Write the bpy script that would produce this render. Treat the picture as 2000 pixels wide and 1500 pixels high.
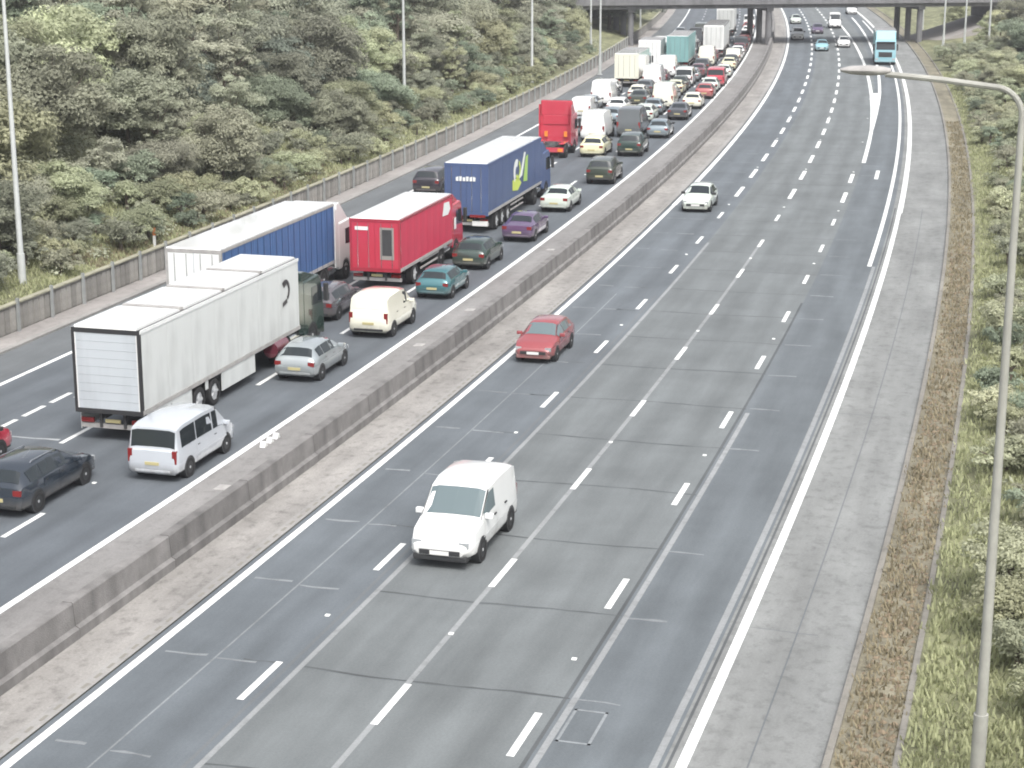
import bpy, math, random
import numpy as np
from mathutils import Vector, Matrix
R = math.radians
scene = bpy.context.scene
for o in list(bpy.data.objects): bpy.data.objects.remove(o)
C = scene.collection

# ------------------------------------------------------------------ camera
F_PX, HORIZON, CAM_H = 3580.0, -165.0, 17.5          # focal length and horizon in 2000 x 1500 pixels
PITCH = math.atan((750 - HORIZON) / F_PX)
cd = bpy.data.cameras.new('camera'); cam = bpy.data.objects.new('camera', cd); C.objects.link(cam)
cd.sensor_width = 36; cd.lens = F_PX / 2000 * 36
cd.clip_start = 0.5; cd.clip_end = 6000
cam.location = (0, 0, CAM_H); cam.rotation_euler = (R(90) - PITCH, 0, 0)
scene.camera = cam

# ------------------------------------------------------------------ world, sun, exposure
SUN_EL, SUN_AZ = 56.0, 161.0                          # azimuth clockwise from +Y
w = bpy.data.worlds.new('World'); scene.world = w; w.use_nodes = True
nt = w.node_tree; nt.nodes.clear()
sky = nt.nodes.new('ShaderNodeTexSky'); sky.sky_type = 'NISHITA'; sky.sun_disc = False
sky.sun_elevation = R(SUN_EL); sky.sun_rotation = R(SUN_AZ)
sky.air_density = 1.0; sky.dust_density = 6.0; sky.ozone_density = 1.0
hsv = nt.nodes.new('ShaderNodeHueSaturation'); hsv.inputs['Saturation'].default_value = 0.28
bg = nt.nodes.new('ShaderNodeBackground'); bg.inputs['Strength'].default_value = 0.15
wo = nt.nodes.new('ShaderNodeOutputWorld')
nt.links.new(sky.outputs[0], hsv.inputs['Color']); nt.links.new(hsv.outputs[0], bg.inputs[0]); nt.links.new(bg.outputs[0], wo.inputs[0])
sl = bpy.data.lights.new('sun', 'SUN'); sl.energy = 1.0; sl.angle = R(15); sl.color = (1.0, 0.97, 0.92)
so_ = bpy.data.objects.new('sun', sl); C.objects.link(so_)
sd = Vector((math.sin(R(SUN_AZ)) * math.cos(R(SUN_EL)), math.cos(R(SUN_AZ)) * math.cos(R(SUN_EL)), math.sin(R(SUN_EL))))
so_.rotation_euler = sd.to_track_quat('Z', 'Y').to_euler()
so_.location = (0, 0, 60)
vs = scene.view_settings
vs.view_transform = 'Standard'; vs.look = 'None'; vs.gamma = 1; vs.use_curve_mapping = False
vs.exposure = 0.85
scene.cycles.filter_width = 1.9
scene.cycles.max_bounces = 6; scene.cycles.diffuse_bounces = 3; scene.cycles.glossy_bounces = 2
scene.cycles.transmission_bounces = 3; scene.cycles.volume_bounces = 0; scene.cycles.transparent_max_bounces = 4

# ------------------------------------------------------------------ road frame: s metres along, o metres to the right of the
# white line on the inner edge of the oncoming carriageway
PC = [-2.19579760e+01, 3.29949808e+01, -4.54962304e+00, 3.36407728e-01, -9.39819603e-03]
YS = np.arange(-60, 1000.1, 0.5)
XS = sum(PC[i] * (YS / 100) ** i for i in range(5))
i0 = int(60 / 0.5)
SS = np.concatenate([[0], np.cumsum(np.hypot(np.diff(XS), 0.5))]); SS -= SS[i0]
def frame(s):
    y = float(np.interp(s, SS, YS)); x = float(np.interp(s, SS, XS))
    h = math.atan(sum(i * PC[i] * (y / 100) ** (i - 1) for i in range(1, 5)) / 100)
    return x, y, h
def P(s, o, z=0.0):
    x, y, h = frame(s)
    return (x + o * math.cos(h), y - o * math.sin(h), z)
def bank(o, s=0):
    """height of the land beside the road"""
    if o < -21.85:
        d = -21.85 - o
        return 1.05 + min(d, 34) * 0.27 + max(0, d - 34) * 0.05
    if o > 18.2:
        d = o - 18.2
        return 0.10 + min(d, 6) * 0.10 + max(0, min(d - 6, 24)) * 0.24 + max(0, d - 30) * 0.03
    return 0.0

# ------------------------------------------------------------------ materials
MATS = {}
def principled(name):
    m = bpy.data.materials.new(name); m.use_nodes = True
    return m, m.node_tree, m.node_tree.nodes['Principled BSDF']
def mat(name, col, rough=0.6, metal=0.0, coat=0.0, var=0.0, vscale=3.0, rnd=0.0, bump=0.0, bscale=40.0, emit=None, spec=0.5, dirt=0.0):
    if name in MATS: return MATS[name]
    m, t, b = principled(name); N, Lk = t.nodes, t.links
    b.inputs['Roughness'].default_value = rough; b.inputs['Metallic'].default_value = metal
    b.inputs['Coat Weight'].default_value = coat; b.inputs['Coat Roughness'].default_value = 0.04
    b.inputs['Specular IOR Level'].default_value = spec
    b.inputs['Base Color'].default_value = (*col, 1)
    src = None
    if var or rnd or dirt:
        src = N.new('ShaderNodeRGB'); src.outputs[0].default_value = (*col, 1); src = src.outputs[0]
        tc = N.new('ShaderNodeTexCoord')
        def mul(a, f):
            mx = N.new('ShaderNodeMix'); mx.data_type = 'RGBA'; mx.blend_type = 'MULTIPLY'; mx.inputs[0].default_value = 1
            Lk.new(a, mx.inputs[6]); Lk.new(f, mx.inputs[7]); return mx.outputs[2]
        def mr(a, lo, hi, f0=0.0, f1=1.0):
            r = N.new('ShaderNodeMapRange'); r.inputs[1].default_value = f0; r.inputs[2].default_value = f1
            r.inputs[3].default_value = lo; r.inputs[4].default_value = hi; Lk.new(a, r.inputs[0]); return r.outputs[0]
        if var:
            n = N.new('ShaderNodeTexNoise'); n.inputs['Scale'].default_value = vscale; n.inputs['Detail'].default_value = 8; n.inputs['Roughness'].default_value = 0.65
            Lk.new(tc.outputs['Object'], n.inputs['Vector']); src = mul(src, mr(n.outputs[0], 1 - var, 1 + var, 0.3, 0.7))
        if rnd:
            oi = N.new('ShaderNodeObjectInfo'); src = mul(src, mr(oi.outputs['Random'], 1 - rnd, 1 + rnd))
        if dirt:
            n = N.new('ShaderNodeTexNoise'); n.inputs['Scale'].default_value = 1.6; n.inputs['Detail'].default_value = 6
            mp = N.new('ShaderNodeMapping'); mp.inputs['Scale'].default_value = (1, 1, 0.25)
            Lk.new(tc.outputs['Object'], mp.inputs[0]); Lk.new(mp.outputs[0], n.inputs['Vector']); src = mul(src, mr(n.outputs[0], 1, 1 - dirt, 0.45, 0.75))
        Lk.new(src, b.inputs['Base Color'])
    if bump:
        tc = N.new('ShaderNodeTexCoord'); n = N.new('ShaderNodeTexNoise'); n.inputs['Scale'].default_value = bscale; n.inputs['Detail'].default_value = 4
        bp = N.new('ShaderNodeBump'); bp.inputs['Strength'].default_value = bump; bp.inputs['Distance'].default_value = 0.05
        Lk.new(tc.outputs['Object'], n.inputs['Vector']); Lk.new(n.outputs[0], bp.inputs['Height']); Lk.new(bp.outputs[0], b.inputs['Normal'])
    if emit:
        b.inputs['Emission Color'].default_value = (*emit[0], 1); b.inputs['Emission Strength'].default_value = emit[1]
    MATS[name] = m
    return m

def road_mat(name, col, patch=0.12, lanes=None, joint=0.0, grain=0.10, spots=0.0):
    """worn paving: uv = (s, o) in metres. lanes = list of wheel-track offsets, polished a little darker"""
    m, t, b = principled(name); N, Lk = t.nodes, t.links
    b.inputs['Roughness'].default_value = 0.82; b.inputs['Specular IOR Level'].default_value = 0.35
    uv = N.new('ShaderNodeUVMap'); uv.uv_map = 'so'
    def noise(scale, sx, sy, detail=6, rough=0.6):
        mp = N.new('ShaderNodeMapping'); mp.inputs['Scale'].default_value = (sx, sy, 1)
        n = N.new('ShaderNodeTexNoise'); n.inputs['Scale'].default_value = scale; n.inputs['Detail'].default_value = detail; n.inputs['Roughness'].default_value = rough
        Lk.new(uv.outputs[0], mp.inputs[0]); Lk.new(mp.outputs[0], n.inputs['Vector']); return n.outputs[0]
    def mr(a, lo, hi, f0=0.3, f1=0.7):
        r = N.new('ShaderNodeMapRange'); r.inputs[1].default_value = f0; r.inputs[2].default_value = f1
        r.inputs[3].default_value = lo; r.inputs[4].default_value = hi; Lk.new(a, r.inputs[0]); return r.outputs[0]
    def mul(a, f):
        mx = N.new('ShaderNodeMix'); mx.data_type = 'RGBA'; mx.blend_type = 'MULTIPLY'; mx.inputs[0].default_value = 1
        Lk.new(a, mx.inputs[6]); Lk.new(f, mx.inputs[7]); return mx.outputs[2]
    c = N.new('ShaderNodeRGB'); c.outputs[0].default_value = (*col, 1); c = c.outputs[0]
    c = mul(c, mr(noise(1, 0.10, 0.9), 1 - patch, 1 + patch))          # streaks along the traffic
    c = mul(c, mr(noise(1, 0.35, 0.35, 5), 1 - patch * 0.8, 1 + patch * 0.8))
    c = mul(c, mr(noise(14, 1, 1, 3, 0.8), 1 - grain, 1 + grain))
    if spots: c = mul(c, mr(noise(2.2, 1, 1, 8, 0.7), 1 - spots, 1.05, 0.28, 0.5))
    if lanes:
        sx = N.new('ShaderNodeSeparateXYZ'); Lk.new(uv.outputs[0], sx.inputs[0])
        for l in lanes:
            d = N.new('ShaderNodeMath'); d.operation = 'SUBTRACT'; d.inputs[1].default_value = l; Lk.new(sx.outputs[1], d.inputs[0])
            a = N.new('ShaderNodeMath'); a.operation = 'ABSOLUTE'; Lk.new(d.outputs[0], a.inputs[0])
            r = N.new('ShaderNodeMapRange'); r.interpolation_type = 'SMOOTHSTEP'; r.inputs[1].default_value = 0.1; r.inputs[2].default_value = 0.6; r.inputs[3].default_value = 0.90; r.inputs[4].default_value = 1.0
            Lk.new(a.outputs[0], r.inputs[0]); c = mul(c, r.outputs[0])
    Lk.new(c, b.inputs['Base Color'])
    bp = N.new('ShaderNodeBump'); bp.inputs['Strength'].default_value = 0.25; bp.inputs['Distance'].default_value = 0.02
    Lk.new(noise(25, 1, 1, 3), bp.inputs['Height']); Lk.new(bp.outputs[0], b.inputs['Normal'])
    MATS[name] = m
    return m

road_mat('asphalt_left', (0.104, 0.117, 0.131), 0.15, lanes=[-5.7, -7.4, -8.9, -10.6, -12.1, -13.8, -15.3, -16.9])
road_mat('asphalt_shoulder', (0.125, 0.135, 0.142), 0.14)
road_mat('asphalt_fast', (0.117, 0.132, 0.145), 0.15, lanes=[0.95, 2.6])
road_mat('asphalt_mid', (0.143, 0.156, 0.160), 0.15, lanes=[4.35, 6.0, 7.7, 9.3])
road_mat('asphalt_slow', (0.120, 0.135, 0.146), 0.15, lanes=[11.2, 12.6])
road_mat('concrete_strip', (0.190, 0.196, 0.193), 0.18, spots=0.32)
road_mat('reserve_concrete', (0.246, 0.236, 0.224), 0.22, spots=0.45, grain=0.16)
road_mat('hard_strip', (0.205, 0.200, 0.196), 0.16, spots=0.25, grain=0.14)
road_mat('verge_paving', (0.265, 0.250, 0.240), 0.16, spots=0.25)
road_mat('kerb_concrete', (0.26, 0.253, 0.243), 0.14, spots=0.25)
road_mat('edging', (0.20, 0.19, 0.17), 0.2, spots=0.4)
road_mat('scrub_soil', (0.185, 0.170, 0.125), 0.3, spots=0.5, grain=0.3)
road_mat('line_paint', (0.68, 0.69, 0.68), 0.08, spots=0.30, grain=0.12)
road_mat('ghost_paint', (0.235, 0.245, 0.25), 0.12, spots=0.3)
road_mat('old_joint', (0.200, 0.215, 0.225), 0.2, spots=0.35)
road_mat('pale_joint', (0.32, 0.335, 0.345), 0.2, spots=0.35)
road_mat('seal_dark', (0.080, 0.086, 0.090), 0.2)
road_mat('land', (0.17, 0.175, 0.10), 0.4, spots=0.4, grain=0.3)
mat('concrete_barrier', (0.185, 0.178, 0.174), 0.85, var=0.22, vscale=1.3, rnd=0.12, bump=0.4, bscale=30, dirt=0.35)
mat('wall_panel', (0.275, 0.265, 0.245), 0.85, var=0.25, vscale=2.5, rnd=0.22, bump=0.3, bscale=20, dirt=0.3)
mat('wall_cap', (0.30, 0.29, 0.22), 0.8, var=0.2, vscale=2)
mat('galv', (0.42, 0.44, 0.44), 0.45, metal=0.55, var=0.12, vscale=2, rnd=0.08)
mat('bridge_concrete', (0.15, 0.15, 0.155), 0.85, var=0.2, vscale=0.4, dirt=0.3)
mat('column_steel', (0.50, 0.52, 0.51), 0.45, metal=0.15, var=0.10, vscale=2, rnd=0.08)
mat('column_dull', (0.33, 0.33, 0.30), 0.6, var=0.15, vscale=1.5, dirt=0.2)
mat('stone', (0.24, 0.19, 0.13), 0.9, var=0.4, vscale=4, rnd=0.3)
mat('stud', (0.75, 0.76, 0.74), 0.4)
mat('iron', (0.10, 0.10, 0.10), 0.6, metal=0.4)
mat('cover_plate', (0.34, 0.33, 0.32), 0.8, var=0.2)
mat('orange_plastic', (0.60, 0.20, 0.06), 0.6)
# vehicles
mat('glass', (0.020, 0.026, 0.030), 0.06, spec=0.5)
mat('glass_pale_sheen', (0.115, 0.150, 0.160), 0.10, spec=0.6)  # pale greenish reflections put into the base colour of the glass
mat('tyre', (0.020, 0.020, 0.021), 0.85)
mat('rim', (0.52, 0.53, 0.54), 0.4, metal=0.25)
mat('trim', (0.028, 0.029, 0.031), 0.6)
mat('chassis', (0.045, 0.045, 0.047), 0.7, var=0.2)
mat('chrome', (0.55, 0.56, 0.57), 0.2, metal=0.9)
mat('lamp_red', (0.20, 0.018, 0.018), 0.25, coat=0.5)
mat('lamp_orange', (0.75, 0.24, 0.04), 0.3, coat=0.5)
mat('lamp_clear', (0.34, 0.36, 0.37), 0.12, coat=0.6)
mat('lamp_lit', (0.9, 0.9, 0.88), 0.2, emit=((1, 0.98, 0.92), 1.6))
mat('plate_yellow', (0.46, 0.41, 0.22), 0.5)
mat('plate_white', (0.68, 0.68, 0.66), 0.5)
def grime(m, z0=0.25, z1=0.75, amount=0.6, col=(0.17, 0.155, 0.135)):
    """road dirt thrown up on the lower body"""
    t = m.node_tree; N, Lk = t.nodes, t.links; b = N['Principled BSDF']
    tc = N.new('ShaderNodeTexCoord'); sx = N.new('ShaderNodeSeparateXYZ'); Lk.new(tc.outputs['Object'], sx.inputs[0])
    r = N.new('ShaderNodeMapRange'); r.interpolation_type = 'SMOOTHSTEP'; r.inputs[1].default_value = z0; r.inputs[2].default_value = z1; r.inputs[3].default_value = amount; r.inputs[4].default_value = 0.0; Lk.new(sx.outputs[2], r.inputs[0])
    n = N.new('ShaderNodeTexNoise'); n.inputs['Scale'].default_value = 5; n.inputs['Detail'].default_value = 6; Lk.new(tc.outputs['Object'], n.inputs['Vector'])
    f = N.new('ShaderNodeMath'); f.operation = 'MULTIPLY'; Lk.new(r.outputs[0], f.inputs[0]); Lk.new(n.outputs[0], f.inputs[1])
    f2 = N.new('ShaderNodeMath'); f2.operation = 'MULTIPLY'; f2.inputs[1].default_value = 1.6; f2.use_clamp = True; Lk.new(f.outputs[0], f2.inputs[0])
    mx = N.new('ShaderNodeMix'); mx.data_type = 'RGBA'; mx.inputs[7].default_value = (*col, 1); Lk.new(f2.outputs[0], mx.inputs[0])
    Lk.new(b.inputs['Base Color'].links[0].from_socket, mx.inputs[6]); Lk.new(mx.outputs[2], b.inputs['Base Color'])
    rr = N.new('ShaderNodeMapRange'); rr.inputs[3].default_value = b.inputs['Roughness'].default_value; rr.inputs[4].default_value = 0.85; Lk.new(f2.outputs[0], rr.inputs[0]); Lk.new(rr.outputs[0], b.inputs['Roughness'])
    return m
def paint(name, col, metal=0.0, rough=0.26):
    return grime(mat('paint_' + name, col, rough, metal=metal, coat=1.0, var=0.0, dirt=0.05))

# ------------------------------------------------------------------ mesh helpers
def tag(o, label=None, cat=None, group=None, kind=None):
    if label: o['label'] = label
    if cat: o['category'] = cat
    if group: o['group'] = group
    if kind: o['kind'] = kind
    return o
def link(name, me, parent=None, m=None):
    o = bpy.data.objects.new(name, me); C.objects.link(o)
    if parent is not None: o.parent = parent
    if m is not None and me is not None and not me.materials: me.materials.append(MATS[m] if isinstance(m, str) else m)
    return o
def empty(name, loc=(0, 0, 0), rz=0.0):
    o = bpy.data.objects.new(name, None); C.objects.link(o); o.location = loc; o.rotation_euler = (0, 0, rz); o.empty_display_size = 0.3
    return o
def copy_tree(o, parent=None):
    c = o.copy(); C.objects.link(c); c.parent = parent
    for ch in o.children: copy_tree(ch, c)
    return c
class MB:
    def __init__(self): self.v = []; self.f = []
    def add(self, vs, fs):
        n = len(self.v); self.v += [tuple(map(float, p)) for p in vs]; self.f += [tuple(i + n for i in q) for q in fs]; return self
    def box(self, x0, x1, y0, y1, z0, z1):
        return self.add([(x0, y0, z0), (x1, y0, z0), (x1, y1, z0), (x0, y1, z0), (x0, y0, z1), (x1, y0, z1), (x1, y1, z1), (x0, y1, z1)],
                        [(0, 3, 2, 1), (4, 5, 6, 7), (0, 1, 5, 4), (1, 2, 6, 5), (2, 3, 7, 6), (3, 0, 4, 7)])
    def prism(self, prof, y0, y1):
        """closed outline in x, z swept from y0 to y1"""
        n = len(prof)
        vs = [(x, y0, z) for x, z in prof] + [(x, y1, z) for x, z in prof]
        return self.add(vs, [tuple(range(n)), tuple(range(2 * n - 1, n - 1, -1))] + [(i, i + n, (i + 1) % n + n, (i + 1) % n) for i in range(n)])
    def cyl(self, a, b, r0, r1=None, n=12, cap=True):
        a, b = Vector(a), Vector(b); r1 = r0 if r1 is None else r1
        d = (b - a).normalized(); u = d.orthogonal().normalized(); v = d.cross(u)
        vs = []
        for p, r in ((a, r0), (b, r1)):
            for i in range(n):
                t = 2 * math.pi * i / n; vs.append(p + (u * math.cos(t) + v * math.sin(t)) * r)
        fs = [(i, (i + 1) % n, (i + 1) % n + n, i + n) for i in range(n)]
        if cap: fs += [tuple(range(n - 1, -1, -1)), tuple(range(n, 2 * n))]
        return self.add(vs, fs)
    def tube(self, pts, r, n=8):
        for a, b in zip(pts[:-1], pts[1:]): self.cyl(a, b, r, r, n)
        return self
    def mesh(self, name, smooth=None):
        me = bpy.data.meshes.new(name); me.from_pydata(self.v, [], self.f); me.update()
        if smooth is not None:
            for p in me.polygons: p.use_smooth = True
            me.set_sharp_from_angle(angle=R(smooth))
        return me
    def build(self, name, m, parent=None, smooth=None, bevel=0.0):
        o = link(name, self.mesh(name, smooth), parent, m)
        if bevel:
            b = o.modifiers.new('bevel', 'BEVEL'); b.width = bevel; b.segments = 2; b.limit_method = 'ANGLE'; b.angle_limit = R(40)
        return o
def strip(name, o0, o1, s0, s1, z, m, parent=None, step=2.5, oa=None, ob=None, kind=None, cols=1):
    """sheet along the road; oa, ob may be functions of s"""
    n = max(2, int(math.ceil((s1 - s0) / step)) + 1)
    vs, fs, uv = [], [], []
    for i in range(n):
        s = s0 + (s1 - s0) * i / (n - 1)
        a = oa(s) if oa else o0; b = ob(s) if ob else o1
        for k in range(cols + 1):
            q = a + (b - a) * k / cols
            vs.append(P(s, q, z)); uv.append((s, q))
    w_ = cols + 1
    for i in range(n - 1):
        for k in range(cols):
            fs.append((i * w_ + k, i * w_ + k + 1, (i + 1) * w_ + k + 1, (i + 1) * w_ + k))
    me = bpy.data.meshes.new(name); me.from_pydata(vs, [], fs); me.update()
    l = me.uv_layers.new(name='so')
    for lp in me.loops: l.data[lp.index].uv = uv[lp.vertex_index]
    o = link(name, me, parent, m)
    if kind: o['kind'] = kind
    return o
def place(o, s, q, z=0.0, turn=0.0):
    """stand o on the road: its local +x points along the road"""
    x, y, h = frame(s)
    o.location = P(s, q, z); o.rotation_euler = (0, 0, math.pi / 2 - h + turn)
    return o
def uvflat(me, s0=0, o0=0):
    l = me.uv_layers.new(name='so')
    for lp in me.loops:
        v = me.vertices[lp.vertex_index].co; l.data[lp.index].uv = (v.x + s0, v.y + o0)
    return me

# ------------------------------------------------------------------ the ground
def make_ground():
    os_ = [-700, -400, -250, -160, -110, -80, -65, -55.8, -45, -36, -30, -26, -23, -21.87, -21.84, -10, 0, 10, 18.0, 18.22, 21, 24.2, 30, 38, 48.2, 60, 80, 110, 160, 250, 400, 700]
    ss = list(range(-55, 990, 12))
    rng = random.Random(3)
    vs, fs, uv = [], [], []
    for s in ss:
        for q in os_:
            z = bank(q, s)
            if q < -30 or q > 26: z += rng.uniform(-0.35, 0.35)
            if -21.85 <= q <= 18.21: z = -0.06
            vs.append(P(s, q, z)); uv.append((s, q))
    w_ = len(os_)
    for i in range(len(ss) - 1):
        for k in range(w_ - 1): fs.append((i * w_ + k, i * w_ + k + 1, (i + 1) * w_ + k + 1, (i + 1) * w_ + k))
    me = bpy.data.meshes.new('ground'); me.from_pydata(vs, [], fs); me.update()
    l = me.uv_layers.new(name='so')
    for lp in me.loops: l.data[lp.index].uv = uv[lp.vertex_index]
    tag(link('ground', me, None, 'land'), kind='structure')
make_ground()

S0, S1 = -40, 760
left = strip('carriageway_left', -17.9, -4.85, S0, S1, 0.0, 'asphalt_left', kind='structure', cols=4)
strip('hard_shoulder', -20.2, -17.9, S0, S1, 0.0, 'asphalt_shoulder', left)
right = strip('carriageway_right', -0.28, 3.85, S0, S1, 0.0, 'asphalt_fast', kind='structure', cols=2)
strip('middle_lanes', 3.85, 10.55, S0, S1, 0.0, 'asphalt_mid', right, cols=3)
strip('slow_lane', 10.55, 13.35, S0, S1, 0.0, 'asphalt_slow', right)
strip('hard_shoulder', 13.35, 16.62, S0, S1, 0.0, 'concrete_strip', right)
reserve = strip('central_reserve', -2.7, -0.62, S0, S1, 0.03, 'reserve_concrete', kind='structure')
strip('hard_strip', -4.85, -2.7, S0, S1, 0.004, 'hard_strip', reserve)
strip('drain_channel', -0.62, -0.28, S0, S1, 0.035, 'kerb_concrete', reserve)
verge = strip('verge_left', -21.86, -20.5, S0, S1, 0.06, 'verge_paving', kind='structure')
strip('scrub_strip', 16.78, 18.05, S0, S1, 0.03, 'scrub_soil', tag(empty('verge_right'), kind='structure'))
verge_r = bpy.data.objects['verge_right']
def kerb(name, o0, o1, z1, m, parent, s1=S1):
    prof = [(o0, -0.05), (o0, z1), (o1, z1), (o1, -0.05)]
    n = int((s1 - S0) / 3) + 1; vs, fs, uv = [], [], []
    for i in range(n):
        s = S0 + i * 3
        for q, z in prof: vs.append(P(s, q, z)); uv.append((s, q + z))
    for i in range(n - 1):
        for k in range(3): fs.append((i * 4 + k, i * 4 + k + 1, i * 4 + k + 5, i * 4 + k + 4))
    me = bpy.data.meshes.new(name); me.from_pydata(vs, [], fs); me.update()
    l = me.uv_layers.new(name='so')
    for lp in me.loops: l.data[lp.index].uv = uv[lp.vertex_index]
    return link(name, me, parent, m)
kerb('kerb', -20.5, -20.2, 0.10, 'kerb_concrete', verge)
kerb('kerb', 16.62, 16.78, 0.11, 'edging', verge_r)
kerb('edging_kerb', 18.05, 18.2, 0.10, 'edging', verge_r)

# ------------------------------------------------------------------ markings
Z1, Z2 = 0.004, 0.008
def edge(name, q, w_, s0, s1, parent, m='line_paint', z=Z2, base=0.0): return strip(name, q - w_ / 2, q + w_ / 2, s0, s1, z + base, m, parent)
edge('edge_line', 0.0, 0.22, S0, 118, right); edge('edge_line', 0.0, 0.30, 118, S1, right)
edge('edge_line', 13.75, 0.24, S0, 118, right); edge('edge_line', 13.78, 0.32, 118, S1, right)
edge('faded_line', 13.18, 0.17, S0, 100, right, 'ghost_paint', Z1)
edge('edge_line', 12.95, 0.22, 100, 330, right)
edge('faded_line', 3.92, 0.15, S0, 105, right, 'ghost_paint', Z1)
edge('faded_line', 6.72, 0.15, S0, 105, right, 'ghost_paint', Z1)
edge('faded_line', 10.72, 0.16, S0, 70, right, 'ghost_paint', Z1)
edge('edge_line', -4.98, 0.24, S0, S1, left)
edge('edge_line', -17.62, 0.22, S0, S1, left)
# the lane that joins from the right further on: a painted nose and two parting lines
strip('painted_nose', 0, 0, 163, 196, Z2, 'line_paint', right, oa=lambda s: 10.47 - (s - 163) * 0.0118, ob=lambda s: 10.78 + (s - 163) * 0.0139)
strip('edge_line', 0, 0, 196, 340, Z2, 'line_paint', right, oa=lambda s: 10.08 - (s - 196) * 0.013, ob=lambda s: 10.40 - (s - 196) * 0.013)
strip('edge_line', 0, 0, 196, 340, Z2, 'line_paint', right, oa=lambda s: 10.94 + (s - 196) * 0.004, ob=lambda s: 11.24 + (s - 196) * 0.004)
edge('edge_line', 10.62, 0.28, 141, 163, right)
def dash_mesh(length, w_): return uvflat(MB().add([(0, -w_ / 2, 0), (length, -w_ / 2, 0), (length, w_ / 2, 0), (0, w_ / 2, 0)], [(0, 1, 2, 3)]).mesh('lane_dash'))
DM = dash_mesh(2.3, 0.18); DS = dash_mesh(1.5, 0.2); DT = dash_mesh(4.4, 0.26)
def dashes(q, s0, mod, s1, parent, me=DM):
    s = s0
    while s < s1:
        if s > 30: place(link('lane_dash', me if (s < 118 or parent is left) else DT, parent, 'line_paint'), s, q, Z2)
        s += mod
dashes(3.32, 42.0 - 9 * 1, 8.95, 380, right); dashes(6.75, 41.6 - 9, 8.97, 380, right); dashes(10.12, 40.9, 8.95, 138, right)
dashes(11.78, 132.6, 60, 140, right, DT)
dashes(-8.05, 50.5 - 18.6, 9.3, 380, left); dashes(-11.35, 59.8 - 18.6, 9.3, 380, left); dashes(-14.4, 60.6 - 10, 2.0, 74, left, DS); dashes(-14.4, 78, 9.3, 380, left)
# joints between the slabs
rng = random.Random(11)
def joint(s, o0, o1, w_, m, parent, name='slab_joint'):
    n = max(3, int((o1 - o0) / 0.45)); vs, fs = [], []
    ph = rng.uniform(0, 6)
    for i in range(n + 1):
        q = o0 + (o1 - o0) * i / n; c = 0.07 * math.sin(q * 0.9 + ph) + rng.uniform(-0.03, 0.03); h = w_ / 2 * rng.uniform(0.35, 1.2)
        x, y, hd = frame(s + c); vs += [P(s + c - h, q, Z1 - 0.001), P(s + c + h, q, Z1 - 0.001)]
    for i in range(n): fs.append((2 * i, 2 * i + 2, 2 * i + 3, 2 * i + 1))
    me = bpy.data.meshes.new(name); me.from_pydata(vs, [], fs); me.update(); l = me.uv_layers.new(name='so')
    for lp in me.loops:
        v = me.vertices[lp.vertex_index].co; l.data[lp.index].uv = (v.x, v.y)
    return link(name, me, parent, m)
s = 33.5
while s < 150:
    joint(s, 3.95, 10.6, 0.10, 'seal_dark', right)
    joint(s, 0.35, 1.05 + rng.random() * 0.5, 0.13, 'old_joint', right, 'faded_joint'); joint(s - 0.1, 1.75, 2.5 + rng.random() * 0.4, 0.13, 'old_joint', right, 'faded_joint')
    if rng.random() < 0.7: joint(s, 2.4, 3.3, 0.10, 'seal_dark', right)
    if rng.random() < 0.6: joint(s, 10.7, 11.8, 0.14, 'old_joint', right, 'faded_joint')
    (rng.random() < 0.6) and joint(s + 0.2, 13.9, 14.6 + rng.random() * 1.9, 0.05, 'asphalt_shoulder', right)
    if rng.random() < 0.6: joint(s, -17.3, -14.8, 0.17, 'pale_joint', left, 'faded_joint')
    if rng.random() < 0.5: joint(s + 0.2, -14.0, -11.6, 0.17, 'pale_joint', left, 'faded_joint')
    s += 5.3
# worn groove of the old lane edge, and a sensor loop cut in the slow lane
edge('groove', 3.62, 0.10, S0, 90, right, 'asphalt_shoulder', 0.002); edge('groove', 10.5, 0.10, S0, 90, right, 'seal_dark', 0.002); edge('groove', 1.7, 0.05, S0, 90, right, 'old_joint', 0.002)
edge('groove', 15.1, 0.04, S0, 120, right, 'asphalt_shoulder', 0.002); edge('groove', 13.46, 0.07, S0, 120, right, 'seal_dark', 0.002)
lp_ = MB()
for a in ((0, 0, 1.75, 0.07), (0, 0.72, 1.75, 0.79), (0, 0, 0.07, 0.79), (1.68, 0, 1.75, 0.79)):
    lp_.add([(a[0], -a[1], 0), (a[0], -a[3], 0), (a[2], -a[3], 0), (a[2], -a[1], 0)], [(0, 1, 2, 3)])
place(link('sensor_loop', uvflat(lp_.mesh('sensor_loop')), right, 'old_joint'), 41.9, 10.85, 0.0052)
SM = MB().prism([(-0.07, 0), (-0.045, 0.022), (0.045, 0.022), (0.07, 0)], -0.06, 0.06).mesh('road_stud')
for q, a in ((3.3, 47.4), (6.75, 47.1), (10.12, 46.4)):
    for k in range(9): place(link('road_stud', SM, right, 'stud'), a + 17.9 * k, q, 0.005)
for q, a in ((-8.05, 56), (-11.35, 65.5)):
    for k in range(7): place(link('road_stud', SM, left, 'stud'), a + 18.6 * k, q, 0.005)
SL = MB().box(-0.15, 0.15, -0.04, 0.04, 0, 0.010).mesh('drain_slot')
s = 36.0
while s < 118:
    place(link('drain_slot', SL, reserve, 'edging'), s, -0.45, 0.032); s += 0.62
CP = MB().box(-0.28, 0.28, -0.2, 0.2, 0, 0.02).mesh('drain_cover')
for i in range(15):
    if rng.random() < 0.55: place(link('drain_cover', CP, reserve, 'cover_plate'), 43.8 + 4.0 * i + rng.uniform(-1.6, 1.6), -3.9 - rng.random() * 0.3, 0.005)

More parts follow.
